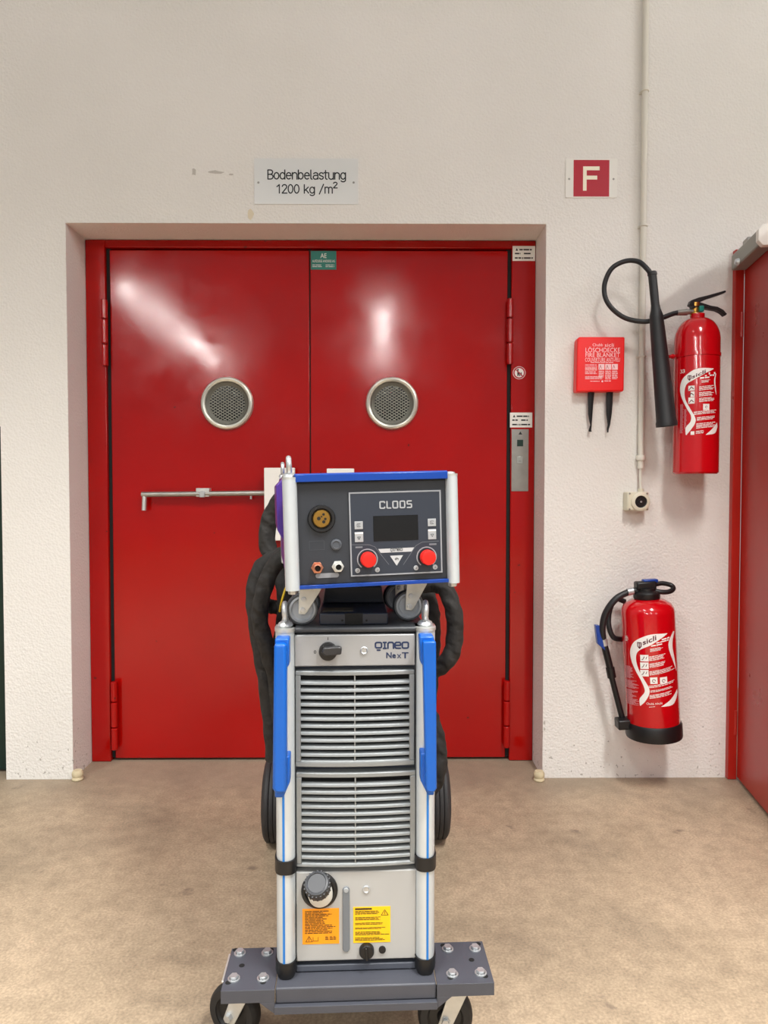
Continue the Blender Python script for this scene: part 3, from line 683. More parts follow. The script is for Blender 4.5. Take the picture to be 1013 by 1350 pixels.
# ---- label print shared by both extinguishers: maps crop pixels to the barrel
def barrel_map(fr, yc, r, off=.0007):
    """returns px->(u, z) in the thing frame and (u, z)->point on the barrel of radius r around (0, yc)"""
    def inv(px, py):
        o = fr.i @ CP; d = fr.i.to_3x3() @ ray(px, py)
        A = d.x ** 2 + d.y ** 2; B = 2 * (o.x * d.x + (o.y - yc) * d.y); C = o.x ** 2 + (o.y - yc) ** 2 - r * r
        q = B * B - 4 * A * C
        if q <= 0:                              # just past the outline: the tangent point
            tt = -B / (2 * A)
        else: tt = (-B - math.sqrt(q)) / (2 * A)
        h = o + d * tt; return math.atan2(h.x, -(h.y - yc)) * r, h.z
    def fwd(u, z): return ((r + off) * math.sin(u / r), yc - (r + off) * math.cos(u / r), z)
    return inv, fwd
def band(mb, A, B, inv, k=5):                   # ribbon between two pixel polylines
    a = spline([(*inv(*p_), 0) for p_ in A], k); c = spline([(*inv(*p_), 0) for p_ in B], k); n = min(len(a), len(c)); m = 4
    vs = []
    for i in range(n):
        s_, e_ = a[int(i * (len(a) - 1) / (n - 1))], c[int(i * (len(c) - 1) / (n - 1))]
        vs += [((s_ + (e_ - s_) * j / m).x, 0, (s_ + (e_ - s_) * j / m).y) for j in range(m + 1)]
    mb.add(vs, [(i * (m + 1) + j, i * (m + 1) + j + 1, (i + 1) * (m + 1) + j + 1, (i + 1) * (m + 1) + j) for i in range(n - 1) for j in range(m)])
def pix_rect(inv, u0, v0, u1, v1, o, sc):
    vm, um = (v0 + v1) / 2, (u0 + u1) / 2                # widths along the middle row, heights along the left edge (rows slope from there)
    a, c = inv(o[0] + u0 / sc, o[1] + vm / sc), inv(o[0] + u1 / sc, o[1] + vm / sc); b, d = inv(o[0] + u0 / sc, o[1] + v1 / sc), inv(o[0] + u0 / sc, o[1] + v0 / sc); return a[0], c[0], b[1], d[1]
def shield(mb, x, z, h):
    strokes(mb, [[(x - h * .3, z + h * .5), (x - h * .3, z - h * .1), (x, z - h * .5), (x + h * .3, z - h * .1), (x + h * .3, z + h * .5), (x - h * .3, z + h * .5)], [(x, z + h * .4), (x, z - .3 * h)]], h * .16)

# ------------------------------------------------------------------ tall CO2 extinguisher (upper)
yc = -.118; pb = W(917, 625, yc); rad = 28.3 * (CAM_D + yc) / FPX
fr = Frame((pb.x, 0, pb.z)); t = thing('carbon_dioxide_extinguisher', 'slim red extinguisher with long black horn, hanging beside the open red door', 'fire extinguisher', fr)
zz = lambda py, y=yc: W(917, py, y).z - pb.z
H = zz(450)
prof = [(0, 0), (rad * .93, 0), (rad, .006), (rad, H)]
sh = zz(415) - H
prof += [(rad * (.26 + .74 * math.cos(R(a))) if a < 90 else rad * .26, H + sh * .86 * math.sin(R(a))) for a in range(8, 91, 8)]
prof += [(rad * .31, H + sh * .84), (rad * .31, H + sh * 1.0), (0, H + sh * 1.0)]
prof[-4:] = [(rad * .34, H + sh * .83), (rad * .32, H + sh * .9), (rad * .32, H + sh * 1.02), (0, H + sh * 1.02)]
body = obj('cylinder', MB().lathe(prof, (0, yc, 0), (0, 0, 1), 56), EXT, t)
obj('collar_band', MB().lathe([(rad, -.007), (rad + .0025, -.006), (rad + .0025, .006), (rad, .007)], (0, yc, zz(470)), (0, 0, 1), 56), EXT, t)
obj('wall_bracket', MB().box(-.03, .03, yc + rad - .004, -.0003, zz(480), zz(455)), EXT, t, bevel=.002)
cx = lambda px, py, y=yc: (W(px, py, y).x - pb.x, y, W(px, py, y).z - pb.z)
obj('clip_lug', MB().tube([cx(893, 469), cx(886, 470), cx(882, 470)], .006, 10, 2).lathe([(0, 0), (.009, 0), (.009, .006), (0, .006)], cx(886, 470), (1, 0, 0), 14), EXT, t)
valve = obj('valve', MB().lathe([(0, 0), (.017, 0), (.017, .012), (.012, .016), (.012, .032), (.015, .034), (.015, .046), (0, .048)], (cx(917, 416)[0] , yc, zz(417)), (0, 0, 1), 20), BRASS, t, label='brass valve')
obj('safety_seal', MB().box(-.006 + cx(922, 408)[0], .010 + cx(922, 408)[0], yc - .02, yc - .006, zz(412.5), zz(404.5)), mat('teal_seal', '#0f7f74', .4), valve, bevel=.003)
obj('valve_outlet', MB().cyl(cx(914, 411), cx(904, 411.5), .009, 14).cyl(cx(906, 411.5), cx(893, 412.5), .0115, 14, .010), STEEL, valve)
def lever(name, pts, w, th):
    m_ = MB(); q = [cx(*k) for k in pts]; n = len(q); vs = []
    for i, a in enumerate(q):
        d = Vector(q[min(i + 1, n - 1)]) - Vector(q[max(i - 1, 0)]); nn = Vector((-d.z, 0, d.x)).normalized() * th[i] / 2; a = Vector(a)
        vs += [a + nn + Vector((0, -w, 0)), a + nn + Vector((0, w, 0)), a - nn + Vector((0, w, 0)), a - nn + Vector((0, -w, 0))]
    fs = [(0, 1, 2, 3), tuple((n - 1) * 4 + k for k in range(4))] + [(i * 4 + k, i * 4 + (k + 1) % 4, i * 4 + 4 + (k + 1) % 4, i * 4 + 4 + k) for i in range(n - 1) for k in range(4)]
    return obj(name, m_.add(vs, fs), BLACK, t, bevel=.002, smooth=50)
lever('squeeze_lever', [(910, 404), (912, 400), (921, 396), (930, 393), (945, 388.5), (955.5, 385)], .012, [.014, .020, .016, .011, .009, .007])
lever('carry_handle', [(911, 405), (921, 402.5), (935, 406), (944, 407.5), (951, 411), (956, 416)], .012, [.014, .018, .012, .012, .011, .009])
# hose loop and horn in front of it
yh = -.15
obj('hose', MB().tube([cx(905, 411.8, yc), cx(890, 413, yc), cx(870, 420, -.12), cx(848, 424, -.10), cx(822, 418, -.09), cx(802, 400, -.09), cx(797, 378, -.09), cx(806, 355, -.10), cx(824, 344.5, -.11), cx(842, 345, -.13), cx(854, 355, yh), cx(860, 364, yh)], .0085, 14, 8), HOSE, t)
horn_ax = Vector(cx(879.5, 562, yh)) - Vector(cx(860, 358, yh)); L_ = horn_ax.length
k = L_ / 204.0
hp = [(0, 0), (.0125, 0), (.0160, .004), (.0165, .012 ), (.0145, .014), (.0145, 44 * k), (.017, 50 * k), (.0225, 57 * k), (.0235, 62 * k), (.025, 75 * k), (.034, 196 * k), (.0365, 199 * k), (.0365, 204 * k), (.033, 204 * k), (.020, 100 * k), (0, 60 * k)]
obj('discharge_horn', MB().lathe([(r_ * .98, h_) for r_, h_ in hp], cx(860, 358, yh), horn_ax, 32), HORN, t)
# printed label
inv, fwd = barrel_map(fr, yc, rad); o5, s5 = (880, 380), 6.133
pp = lambda u, v: (o5[0] + u / s5, o5[1] + v / s5)
m_ = MB()
band(m_, [pp(*k) for k in ((372, 648), (250, 648), (170, 690), (120, 745), (105, 820), (120, 890), (160, 975), (192, 1030), (188, 1080), (150, 1128), (150, 1185))],
     [pp(*k) for k in ((374, 654), (300, 692), (215, 740), (160, 775), (142, 830), (148, 900), (185, 970), (226, 1045), (226, 1090), (195, 1140), (156, 1188))], inv)
band(m_, [pp(*k) for k in ((389, 690), (378, 745), (385, 815), (394, 860))], [pp(*k) for k in ((395, 690), (388, 745), (393, 815), (396, 860))], inv, 3)
band(m_, [pp(*k) for k in ((312, 1183), (360, 1140), (402, 1085))], [pp(*k) for k in ((316, 1186), (385, 1172), (405, 1120))], inv, 3)
prt = lambda *k: pix_rect(inv, *k, o5, s5)
def rowsb(u0, v0, u1, v1, n, fill=.5, rag=.25, sl=.10):
    a = prt(u0, v0, u1, v1); rows(m_, a[0], a[1], a[3], a[2], n, fill, rag, sl)
for a in ((335, 680, 388, 705, 1, .7, 0), (305, 703, 385, 718, 1, .7, .1), (265, 722, 340, 738, 1, .7, 0), (278, 745, 352, 768, 3), (258, 795, 380, 832, 4), (258, 843, 380, 880, 4), (258, 890, 382, 925, 4), (215, 1000, 395, 1030, 3), (240, 1045, 395, 1075, 3), (235, 1095, 390, 1140, 4), (232, 1155, 300, 1182, 3)): rowsb(*a)
rect(m_, *prt(290, 935, 340, 985)); rect(m_, *prt(190, 1158, 220, 1186)); rect(m_, *prt(172, 790, 222, 830)); rect(m_, *prt(190, 835, 222, 880)); rect(m_, *prt(172, 885, 222, 935))
a = prt(108, 660, 142, 690); text(m_, '3', (a[0], (a[0] + a[1]) / 2, a[2], a[3])); text(m_, '3', ((a[0] + a[1]) / 2 + .001, a[1] + .001, a[2], a[3]))
ink('label_print', m_, WHITE, t, fwd)
m_ = MB(); rowsb(106, 940, 132, 1175, 40, .55, .3, 0); rowsb(138, 980, 158, 1140, 26, .55, .3, 0); ink('side_print', m_, PINK, t, fwd)
inv2, fwd2 = barrel_map(fr, yc, rad, .0013); m_ = MB()
a = prt(172, 740, 310, 690); x0, x1 = a[0], a[1]; zl = inv(*pp(190, 735))[1]
text(m_, 'sicli', (x0 + .012, x1, zl, zl + .013), .42, .02); shield(m_, x0 + .004, zl + .004, .016)
a = prt(300, 945, 330, 975); strokes(m_, [arc((a[0] + a[1]) / 2, (a[2] + a[3]) / 2, .003, .004, 0, 300)], .0012)
for v in (800, 850, 905):
    a = prt(178, v, 215, v + 22); strokes(m_, [[(a[0], a[2]), ((a[0] + a[1]) / 2, a[3]), (a[1], a[2] + .002)]], .0025)
ink('maker_name', m_, mat('dark_red_print', '#5a2030', .5), t, fwd2)['kind'] = 'stuff'

# ------------------------------------------------------------------ squat extinguisher (lower), leaning a little
yc = -.125; pb = W(862.5, 969, yc); rad = 34.6 * (CAM_D + yc) / FPX
fr = Frame((pb.x, 0, pb.z), (0, R(-3.6), 0)); t = thing('foam_extinguisher', 'broad red extinguisher with black foot ring, low on the wall and leaning', 'fire extinguisher', fr)
def ct(px, py, y=yc): x, z = fr.hit(px, py, y); return (x, y, z)
H = ct(853, 806)[2]; hs = ct(853, 789)[2] - H; z0 = ct(862, 949)[2]
obj('cylinder', MB().lathe([(0, .012), (rad * .96, .012), (rad * .985, .02), (rad * .985, H), (rad * .96, H + hs * .3), (rad * .86, H + hs * .62), (rad * .66, H + hs * .88), (rad * .44, H + hs), (rad * .44, H + hs + .006), (0, H + hs + .006)], (0, yc, 0), (0, 0, 1), 56), EXT, t)
obj('foot_ring', MB().lathe([(rad * .9, 0), (rad * 1.03, 0), (rad * 1.045, .006), (rad * 1.045, z0 - .008), (rad * 1.0, z0), (rad * .95, z0 + .001)], (0, yc, 0), (0, 0, 1), 56), BLACK, t, label='black plastic foot ring')
zc0 = H + hs
obj('valve_cap', MB().lathe([(0, 0), (rad * .47, 0), (rad * .49, .004), (rad * .49, .020), (rad * .44, .026), (rad * .36, .030), (rad * .36, .038), (0, .040)], (0, yc, zc0), (0, 0, 1), 32), BLACK, t)
hd = obj('valve_head', MB().box(*sorted((ct(838, 775)[0], ct(864, 775)[0])), yc - .02, yc + .02, zc0 + .034, zc0 + .062), BLACK, t, bevel=.006)
obj('blue_trigger', MB().box(*sorted((ct(848, 772)[0], ct(867, 772)[0])), yc - .014, yc + .014, zc0 + .056, zc0 + .068), BLUE2, hd, bevel=.003)
obj('carry_handle', MB().tube([ct(860, 778, yc - .012), ct(872, 780.5, yc - .02), ct(883, 780, yc - .018), ct(888, 776, yc - .006), ct(885, 771.5, yc + .006), ct(874, 769, yc + .010), ct(864, 770.5, yc + .008)], .0085, 12, 6), BLACK, t)
obj('hose', MB().tube([ct(841, 778), ct(828, 781), ct(812, 790, -.13), ct(799, 808, -.12), ct(794.5, 828, -.11), ct(796, 846, -.10)], .0115, 14, 8), HOSE, t)
obj('return_hose', MB().tube([ct(824, 793, -.04), ct(812, 790, -.05), ct(804, 805, -.07), ct(803, 825, -.08), ct(809, 840, -.08), ct(820, 843, -.06)], .0095, 12, 8), HOSE, t)
obj('hose_ferrule', MB().cyl(ct(835, 779), ct(827.5, 780.5), .0135, 16), ZINC, t)
obj('lance_ferrule', MB().cyl(ct(795.5, 842, -.10), ct(797.5, 851, -.10), .0135, 16), ZINC, t)
lan = obj('spray_lance', MB().tube([ct(796.5, 848, -.10), ct(804, 878, -.10), ct(806.5, 888, -.10)], .0125, 14, 4).cyl(ct(804.5, 880, -.10), ct(807, 893, -.10), .0155, 16).tube([ct(805.5, 888, -.10), ct(821.5, 950, -.105)], .0105, 14, 0), BLACK, t)
a = ct(784.5, 824, -.10); c = ct(797, 857, -.10)
obj('blue_grip', MB().prism([(a[0], a[2]), (ct(792, 823)[0], a[2]), (c[0], c[2] + .02), (c[0], c[2]), (ct(790, 850)[0], ct(790, 850)[2])], -.112, -.088), BLUE2, t, bevel=.002)
a = ct(814, 961, yc); c = ct(832, 947, yc)
obj('lance_holder', MB().box(a[0], c[0], yc - .02, yc + .03, a[2], c[2]), BLACK, t, bevel=.005)
obj('wall_bracket', MB().box(-.03, .03, yc + rad * .98, -.0003, H - .06, H - .01), BLACK, t, bevel=.002)
o5, s5 = (810, 820), 8.44; inv, fwd = barrel_map(fr, yc, rad * .985)
pp = lambda u, v: (o5[0] + u / s5, o5[1] + v / s5); prt = lambda *k: pix_rect(inv, *k, o5, s5)
m_ = MB()
band(m_, [pp(*k) for k in ((590, 124), (410, 140), (270, 190), (205, 245), (180, 330), (195, 430), (240, 540), (300, 650), (338, 740), (335, 790), (285, 855), (288, 930))],
     [pp(*k) for k in ((592, 128), (500, 200), (400, 262), (290, 310), (250, 360), (248, 440), (282, 545), (335, 640), (388, 735), (392, 800), (350, 880), (296, 932))], inv)
band(m_, [pp(*k) for k in ((655, 100), (612, 200), (606, 290), (645, 410), (690, 540))], [pp(*k) for k in ((668, 105), (650, 200), (650, 290), (672, 410), (692, 545))], inv, 3)
band(m_, [pp(*k) for k in ((522, 942), (610, 880), (660, 820), (698, 745))], [pp(*k) for k in ((528, 945), (650, 920), (690, 850), (704, 780))], inv, 3)
sl = .16
for a in ((530, 190, 615, 212, 1, .7, 0), (470, 228, 612, 246, 1, .7, .05), (412, 262, 535, 280, 1, .7, .05), (400, 300, 550, 338, 4), (390, 385, 585, 440, 4), (395, 465, 580, 515, 4), (395, 550, 680, 600, 4), (385, 712, 690, 742, 2), (405, 765, 680, 790, 2), (395, 815, 650, 860, 3), (390, 945, 470, 955, 1), (128, 155, 158, 215, 4)):
    rowsb(*a, **({} if len(a) > 5 else {}), sl=sl) if len(a) > 5 else rowsb(*a, sl=sl)
a = prt(360, 896, 445, 918); text(m_, 'Chubb', a, .02); a = prt(458, 896, 535, 918); text(m_, 'sicli', a, .02)
for v in (365, 448, 530): rect(m_, *prt(292, v, 384, v + 72), 4, .05)
for u in (402, 510): rect(m_, *prt(u, 618, u + 80, 690), 4, .05)
ink('label_print', m_, WHITE, t, fwd)
m_ = MB(); rowsb(130, 480, 215, 610, 16, .75, .35, .1); rowsb(135, 635, 280, 720, 12, .75, .45, .1); rowsb(145, 740, 280, 900, 20, .75, .5, .1); ink('side_print', m_, PINK, t, fwd)
m_ = MB(); inv2, fwd2 = barrel_map(fr, yc, rad * .985, .0013)
a0 = inv(*pp(265, 285)); a1 = inv(*pp(470, 200)); text(m_, 'sicli', (a0[0] + .018, a1[0], a0[1] + .010, a0[1] + .028), .42, .02); shield(m_, a0[0] + .006, a0[1] + .008, .02)
for v in (385, 468, 550):
    a = prt(310, v, 365, v + 35); strokes(m_, [[(a[0], a[2]), (a[0] + .004, a[2] + .003), ((a[0] + a[1]) / 2, a[3])], [(a[1] - .003, a[2] + .004), (a[1], a[3])]], .0022)
for u in (418, 525):
    a = prt(u, 635, u + 50, 675); strokes(m_, [arc((a[0] + a[1]) / 2, (a[2] + a[3]) / 2, .005, .005, 0, 300)], .002)
ink('maker_name', m_, mat('dark_red_print', '#5a2030', .5), t, fwd2)['kind'] = 'stuff'

# door stops at the foot of the recess
for px, py, side in ((102.5, 1028, 'left'), (711, 1029, 'right')):
    c = G(px, py); h = .036
    o = obj('door_stop', MB().lathe([(0, 0), (.019, 0), (.021, .004), (.018, .012), (.020, .016), (.020, h - .008), (.015, h), (0, h)], (0, 0, 0), (0, 0, 1), 20), STONE, None, loc=(c.x, c.y, .0005))
    tag(o, 'small beige rubber stop at the %s corner of the door recess' % side, 'door stop')

# ================================================================== WELDING MACHINE ON ITS CARRIER
mo = G(469.5, 1284, .16); MF = Frame((W(469.5, 1200, -1.29).x, -1.29, 0), (0, 0, R(2.2)))
wm = thing('welding_machine', 'tall grey welding power source with blue handles on a wheeled carrier', 'welding machine', MF)
L = MF.hit
def lr(px0, py0, px1, py1, v=0.0):
    a = L(px0, py1, v); c = L(px1, py0, v); return a[0], c[0], a[1], c[1]
ZB = .160                                       # top of the carrier
zP0 = L(470, 1268, 0)[1]; zP1 = L(470, 836, 0)[1]; zTop = L(470, 826, .0)[1]
cab = obj('cabinet', MB().box(-.124, .124, .014, .56, ZB + .004, zP1 + .004), DGREY, wm, bevel=.004)
for s_ in (-1, 1): obj('side_panel', MB().box(s_ * .1245 - .003, s_ * .1245 + .003, .05, .54, ZB + .02, zP1 - .02), NAVY, cab, bevel=.002)
top = obj('top_cover', MB().box(-.132, .132, -.006, .575, zP1 + .004, zTop), mat('dark_top_cover', '#3a3c40', .45), wm, bevel=.004)
# control strip with the main switch
pw = lr(388.5, 836, 547.5, 879, -.006)
cp = obj('switch_panel', MB().box(pw[0], pw[1], -.006, .013, pw[2], pw[3]), SILVER, wm, bevel=.002)
a = L(432.8, 858.6, -.008); rs = .0172
sw = obj('rotary_switch', MB().lathe([(rs, 0), (rs, .006), (rs * .93, .010), (rs * .6, .011), (0, .011)], (a[0], -.006, a[1]), (0, -1, 0), 32), BLACK, cp, label='black rotary main switch')
a0, a1 = L(427, 856, -.024), L(451, 858, -.024)
obj('switch_grip', MB().prism([(a0[0], a0[1] + .004), (a1[0] - .004, a1[1] + .009), (a1[0], a1[1] + .006), (a1[0] - .001, a1[1] - .006), (a0[0] + .004, a0[1] - .012), (a0[0] - .004, a0[1] - .006)], -.030, -.016), mat('black_switch_grip', '#2a2a2c', .35), cp, bevel=.003)
m_ = MB(); a = L(432.6, 842, -.006); strokes(m_, [[(a[0], a[1] - .0022), (a[0], a[1] + .0022)]], .0012); ink('on_mark', m_, INK, cp, flat(-.0064)); m_ = MB(); a = L(415.6, 859.5, -.006); strokes(m_, [arc(a[0], a[1], .0018, .0026, 0, 360, 16)], .001); ink('off_mark', m_, INK, cp, flat(-.0064))
a = L(480.2, 857.7, -.008)
lk = obj('quarter_turn_lock', MB().lathe([(.0072, 0), (.0072, .002), (.006, .003), (.0045, .0018), (0, .0018)], (a[0], -.006, a[1]), (0, -1, 0), 20), ZINC, cp)
m_ = MB(); a = lr(494.8, 846.6, 538.8, 856.2, -.006); letter(m_, 'qineo', BLK, (a[0], a[1] + .001, a[2] + .002, a[3]), .27)
a = lr(509.5, 859.8, 528, 867.8, -.006); text(m_, 'Ne', (a[0], a[0] + (a[1] - a[0]) * .68, a[2], a[3]), 0, .025); text(m_, 'x', (a[0] + (a[1] - a[0]) * .76, a[1] + .002, a[2], a[2] + (a[3] - a[2]) * .68)); a = lr(530, 859.8, 538.8, 867.8, -.006); text(m_, 'T', a, 0, .025)
m2 = MB(); 
ink('lettering', m_, DBLUEINK, cp, flat(-.0065))
# louvred vent panels, each slat its own piece
def bow(x, w): return -.007 * (1 - (x / w) ** 2)
def vent(px0, py0, px1, py1, sx0, sx1, ys, div):
    r = lr(px0, py0, px1, py1, -.006); w = .114; n = 12
    f0, f1 = L(sx0, 900, -.006)[0], L(sx1, 900, -.006)[0]
    zs = [L(470, y, -.006)[1] for y in ys]; pitch = (zs[0] - zs[-1]) / (len(zs) - 1)
    ztop, zbot = zs[0] + pitch * .42, zs[-1] - pitch * .62
    m_ = MB()
    def bar(x0, x1, z0, z1, k=10):
        xs = [x0 + (x1 - x0) * i / k for i in range(k + 1)]; vs = []
        for x in xs: vs += [(x, -.006 + bow(x, w), z0), (x, .012, z0), (x, .012, z1), (x, -.006 + bow(x, w), z1)]
        m_.add(vs, [(0, 1, 2, 3), tuple(k * 4 + i for i in range(4))] + [(i * 4 + j, i * 4 + (j + 1) % 4, i * 4 + 4 + (j + 1) % 4, i * 4 + 4 + j) for i in range(k) for j in range(4)])
    bar(r[0], r[1], ztop, r[3]); bar(r[0], r[1], r[2], zbot); bar(r[0], f0, zbot, ztop, 2); bar(f1, r[1], zbot, ztop, 2)
    p_ = obj('vent_panel', m_, SILVER2, wm, bevel=.0015)
    obj('vent_recess', MB().box(r[0] + .006, r[1] - .006, .0045, .0065, zbot - .002, ztop + .002), BLACKM, p_)
    prof = [(.003, pitch * .20), (-.0015, pitch * .14), (-.0050, pitch * .04), (-.0060, -pitch * .04), (-.0060, -pitch * .34), (-.0045, -pitch * .36), (.003, -pitch * .36)]
    k = 12; vs = []; fs = []; q = len(prof)
    for i in range(k + 1):
        x = f0 + (f1 - f0) * i / k; e = min(1, (x - f0) / .007, (f1 - x) / .007); 
        for (yy, z_) in prof: vs.append((x, yy * (1 if e > .5 else 1) + bow(x, w), z_))
    fs = [(i * q + j, i * q + (j + 1) % q, (i + 1) * q + (j + 1) % q, (i + 1) * q + j) for i in range(k) for j in range(q)] + [tuple(range(q)), tuple(k * q + j for j in range(q))]
    me = MB().add(vs, fs).mesh('slat', 50)
    for z in zs: obj('slat', me, SILVER2, p_, loc=(0, 0, z - pitch * .52))
    dx = L(div, 900, -.006)[0]
    obj('divider_bar', MB().box(dx - .0012, dx + .0012, -.0048 - .007, .003, zbot, ztop), SILVER2, p_)
vent(390, 883, 546.5, 1011, 396.4, 540, [893.5 + 9.42 * i for i in range(12)], 468)
vent(391, 1016, 548, 1143, 397, 541, [1027.5 + 9.47 * i for i in range(12)], 468.5)
# coolant tank panel
pt_ = lr(391, 1146.5, 549, 1268, -.006); tp = obj('tank_panel', MB().box(pt_[0], pt_[1], -.006, .013, pt_[2], pt_[3]), mat('pale_grey_paint', '#a9a9a7', .45, bump=.03, bscale=900), wm, bevel=.002)
a = L(421.5, 1173, -.006)
fn = obj('filler_collar', MB().lathe([(.0345, 0), (.0345, .004), (.031, .007), (.028, .007), (.026, .001), (0, .001)], (a[0], -.006, a[1]), (0, -1, 0), 36), BLACK, tp)
ax = Vector((-.12, -.58, .75)).normalized(); o0 = Vector((a[0] + .0005, -.013, a[1] + .001))
obj('filler_neck', MB().lathe([(.0235, -.014), (.0235, .012), (.021, .018), (0, .018)], o0, ax, 32), mat('translucent_white_neck', '#d8d7cf', .4), tp, label='white plastic filler neck')
cap = []
m_ = MB().lathe([(.0230, .014), (.0236, .018), (.0236, .032), (.0215, .036), (.018, .037), (.017, .0355), (0, .0355)], o0, ax, 32)
for i in range(20):
    th = 2 * math.pi * i / 20; e1 = ax.cross(Vector((1, 0, 0))).normalized(); e2 = ax.cross(e1); c_ = o0 + (e1 * math.cos(th) + e2 * math.sin(th)) * .0236
    m_.cyl(c_ + ax * .017, c_ + ax * .033, .0016, 6)
obj('filler_cap', m_, mat('dark_grey_cap', '#35373b', .45), tp, label='ribbed dark grey filler cap')
r = lr(452, 1168, 461.2, 1254.5, -.006); rr_ = (r[1] - r[0]) / 2; xm = (r[0] + r[1]) / 2
poly = arc(xm, r[3] - rr_, rr_, rr_, 0, 180, 10) + arc(xm, r[2] + rr_, rr_, rr_, 180, 360, 10)
lg = obj('level_gauge', MB().prism(poly, -.0085, -.006), mat('grey_gauge_glass', '#6c7278', .2), tp, bevel=.001, label='slender grey level gauge')
disc_ = MB().lathe([(0, .0015), (.004, .0015), (.005, 0)], (xm, -.0085, r[3] - rr_), (0, -1, 0), 14); obj('gauge_float', disc_, mat('gauge_float', '#9a9ea1', .4), tp)
a = L(483, 1172, -.006); obj('quarter_turn_lock', MB().lathe([(.0072, 0), (.0072, .002), (.006, .003), (.0045, .0018), (0, .0018)], (a[0], -.006, a[1]), (0, -1, 0), 20), ZINC, tp)
a = L(483.5, 1252, -.006)
obj('adjusting_knob', MB().lathe([(.0142, 0), (.0142, .008), (.0125, .011), (0, .011)], (a[0], -.006, a[1]), (0, -1, 0), 28).prism([(a[0] - .002, a[1] - .012), (a[0] + .003, a[1] - .012), (a[0] + .001, a[1] + .012), (a[0] - .003, a[1] + .012)], -.022, -.016), BLACK, tp, bevel=.001)
a = L(504.2, 1251.5, -.006); obj('blanking_plug', MB().lathe([(.0068, 0), (.0066, .003), (0, .004)], (a[0], -.006, a[1]), (0, -1, 0), 20), BLACK, tp)
def wlabel(px0, py0, px1, py1, m, lab, kind):
    r = lr(px0, py0, px1, py1, -.006); o = obj('warning_label', MB().box(r[0], r[1], -.0066, -.006, r[2], r[3]), m, tp, smooth=0, label=lab)
    m_ = MB(); w, h = r[1] - r[0], r[3] - r[2]
    if kind == 0:
        rows(m_, r[0] + w * .07, r[0] + w * .9, r[3] - h * .06, r[3] - h * .72, 15, .5, .45)
        q_ = sub(r, .09, .77, .27, .93); tr = [(q_[0], q_[2]), (q_[1], q_[2]), ((q_[0] + q_[1]) / 2, q_[3]), (q_[0], q_[2])]; strokes(m_, [tr, [((q_[0] + q_[1]) / 2, q_[2] + .002), ((q_[0] + q_[1]) / 2, q_[3] - .003)]], .0010)
        q_ = sub(r, .29, .80, .43, .91); strokes(m_, [[(q_[0], q_[3]), (q_[0], q_[2]), (q_[1], q_[2]), (q_[1], q_[3])]], .0009)
        for c_ in (.62, .74, .84): x0, x1, _, _ = sub(r, c_, 0, c_ + .09, 1); rows(m_, x0, x1, r[3] - h * .79, r[3] - h * .90, 3, .5, .2)
    else:
        x0, x1, z0_, z1_ = sub(r, .05, .03, .5, .08); rect(m_, x0, x1, z0_, z1_)
        for v0, v1, n_, u1 in ((.11, .22, 3, .7), (.28, .38, 3, .92), (.44, .51, 2, .97), (.57, .63, 2, .9), (.69, .80, 3, .97), (.85, .95, 3, .85)):
            rows(m_, r[0] + w * .05, r[0] + w * u1, r[3] - h * v0, r[3] - h * v1, n_, .5, .3)
        q_ = sub(r, .75, .09, .94, .24); tr = [(q_[0], q_[2]), (q_[1], q_[2]), ((q_[0] + q_[1]) / 2, q_[3]), (q_[0], q_[2])]; strokes(m_, [tr, [((q_[0] + q_[1]) / 2, q_[2] + .002), ((q_[0] + q_[1]) / 2, q_[3] - .003)]], .0010)
    ink('label_print', m_, mat('brown_black_ink', '#3a2a08', .6), tp, flat(-.0069))
wlabel(399, 1197, 447.3, 1245, ORANGE, 'orange warning label', 0); wlabel(466, 1194.5, 515, 1243, YELLOW, 'yellow warning label', 1)
r = lr(391, 1268, 549, 1281, -.004); obj('base_sheet', MB().box(r[0], r[1], -.004, .013, ZB + .002, r[3] - .001), DGREY, wm, bevel=.0015)
